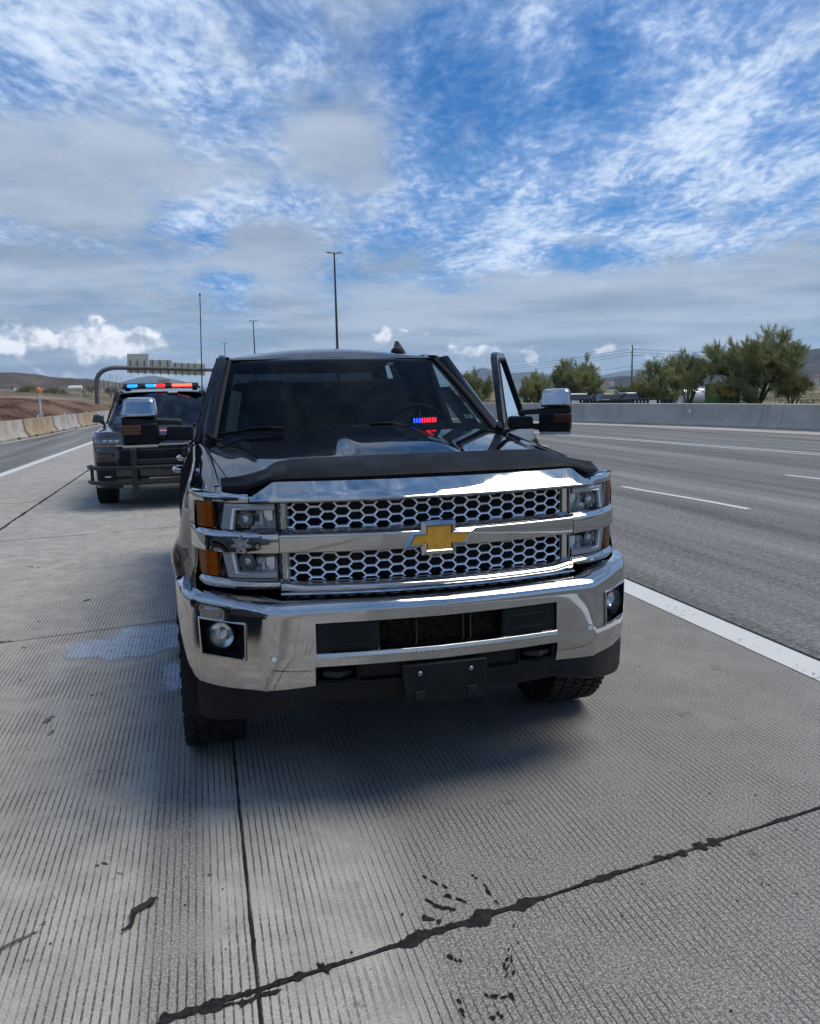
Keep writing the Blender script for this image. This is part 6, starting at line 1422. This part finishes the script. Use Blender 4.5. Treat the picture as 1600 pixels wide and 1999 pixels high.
# tanker lorry
p = at(1345, 757, 80); e = thing('tanker_truck', 'white tanker lorry half hidden behind the trees', 'truck', (p.x, 80, p.z-3.1))
g = G(); g.lathe([(-1.9, .001), (-1.85, .6), (-1.7, .95), (1.7, .95), (1.85, .6), (1.9, .001)], 24, 'x', (.6, 0, 2.1)); g.build('tank', mat('tank_white', (.66, .66, .66), .3, .2), e, angle=50)
g = G(); g.hull8([(-3.2, -1.05, .6), (-1.5, -1.05, .6), (-1.5, 1.05, .6), (-3.2, 1.05, .6), (-2.9, -1.0, 2.5), (-1.5, -1.0, 2.6), (-1.5, 1.0, 2.6), (-2.9, 1.0, 2.5)]); g.build('cab', WHITE, e, bevel=.08, seg=3)
g = G(); g.hull8([(-2.95, -1.07, 1.7), (-2.1, -1.07, 1.7), (-2.1, 1.07, 1.7), (-2.95, 1.07, 1.7), (-2.85, -1.03, 2.3), (-2.1, -1.03, 2.3), (-2.1, 1.03, 2.3), (-2.85, 1.03, 2.3)]); g.build('cab_window', MATS['car_glass'], e)
g = G(); g.box((.3, 0, .95), (5.2, 1.0, .25)); g.box((2.2, 0, .7), (.9, 2.0, .5)); g.build('frame', BLACK, e)
for x in (-2.4, .9, 2.0):
    for s in (-1, 1):
        g = G(); g.lathe([(-.15, .001), (-.15, .3), (-.13, .5), (.13, .5), (.15, .3), (.15, .001)], 20, 'y', (x, s*.95, .5)); g.build('wheel', RUBBER, e)
p = at(1424, 748, 72); e = thing('green_container', 'bright green shipping container behind the wall under a yellow green bush', 'container', (p.x, 72, p.z-2.4))
GRN = mat('container_green', (.045, .15, .025), .6); GRN2 = mat('container_dark_green', (.018, .07, .03), .6)
for x0, x1, m, nm in ((-1.25, -.02, GRN, 'front_panel'), (.02, 1.25, GRN2, 'door_panel')):
    g = G(); g.grid([[(x0+(x1-x0)*u, -.0+.05*(int(u*24) % 2), z) for u in frange(0, 1, 25)] for z in (0, 2.4)]); g.build(nm, m, e, solid=.03, angle=10)
g = G(); g.box((0, 1.3, 1.2), (2.44, 2.4, 2.36)); g.build('container_box', GRN, e)
g = G(); g.box((1.27, 0, 1.2), (.1, .1, 2.5)); g.box((-1.27, 0, 1.2), (.1, .1, 2.5)); g.box((0, 0, 2.42), (2.6, .12, .1)); g.build('container_frame', GRN, e)
# row of short black bollards along the lot
tyg = G(); tyg.lathe([(-.7, .115), (.0, .115), (.10, .112), (.16, .085), (.19, .045), (.20, .001)], 14, 'z'); tym = tyg.mesh('bollard', mat('bollard_black', (.010, .010, .011), .5), 40)
for px in list(range(1133, 1162, 7))+list(range(1194, 1270, 7))+[1284, 1291, 1298, 1305]:
    p = at(px, 777, 58); o = bpy.data.objects.new('bollard', tym); C.objects.link(o); o.location = (p.x, 58, p.z-.20)
    tag(o, 'short black round topped bollard in the row behind the median wall', 'bollard', 'row of black bollards')
box_building('lot_kerb', 'long pale kerb strip running behind the row of black bollards', 'kerb', 1130, 1320, 776.5, 786, 66, mat('kerb_pale', (.55, .52, .47), .9), None, .6, wins=0)
g = G(); p0 = at(1005, 770, 60)
for k_ in range(9): 
    pass

# ------------------------------------------------------------------ air
HZ = mat('haze_air')
t = HZ.node_tree; t.nodes.clear(); n = N(t); pv = n.new('ShaderNodeVolumePrincipled'); pv.inputs['Color'].default_value = (.56, .77, 1.0, 1); pv.inputs['Density'].default_value = 8.0e-5; pv.inputs['Anisotropy'].default_value = .2
o_ = n.new('ShaderNodeOutputMaterial'); n.l.new(pv.outputs[0], o_.inputs['Volume'])
g = G(); g.box((0, 4000, 160), (19500, 12500, 340)); hz = g.build('haze', HZ, None, angle=0); tag(hz, kind='stuff'); hz['label'] = 'thin bluish air over the whole valley'
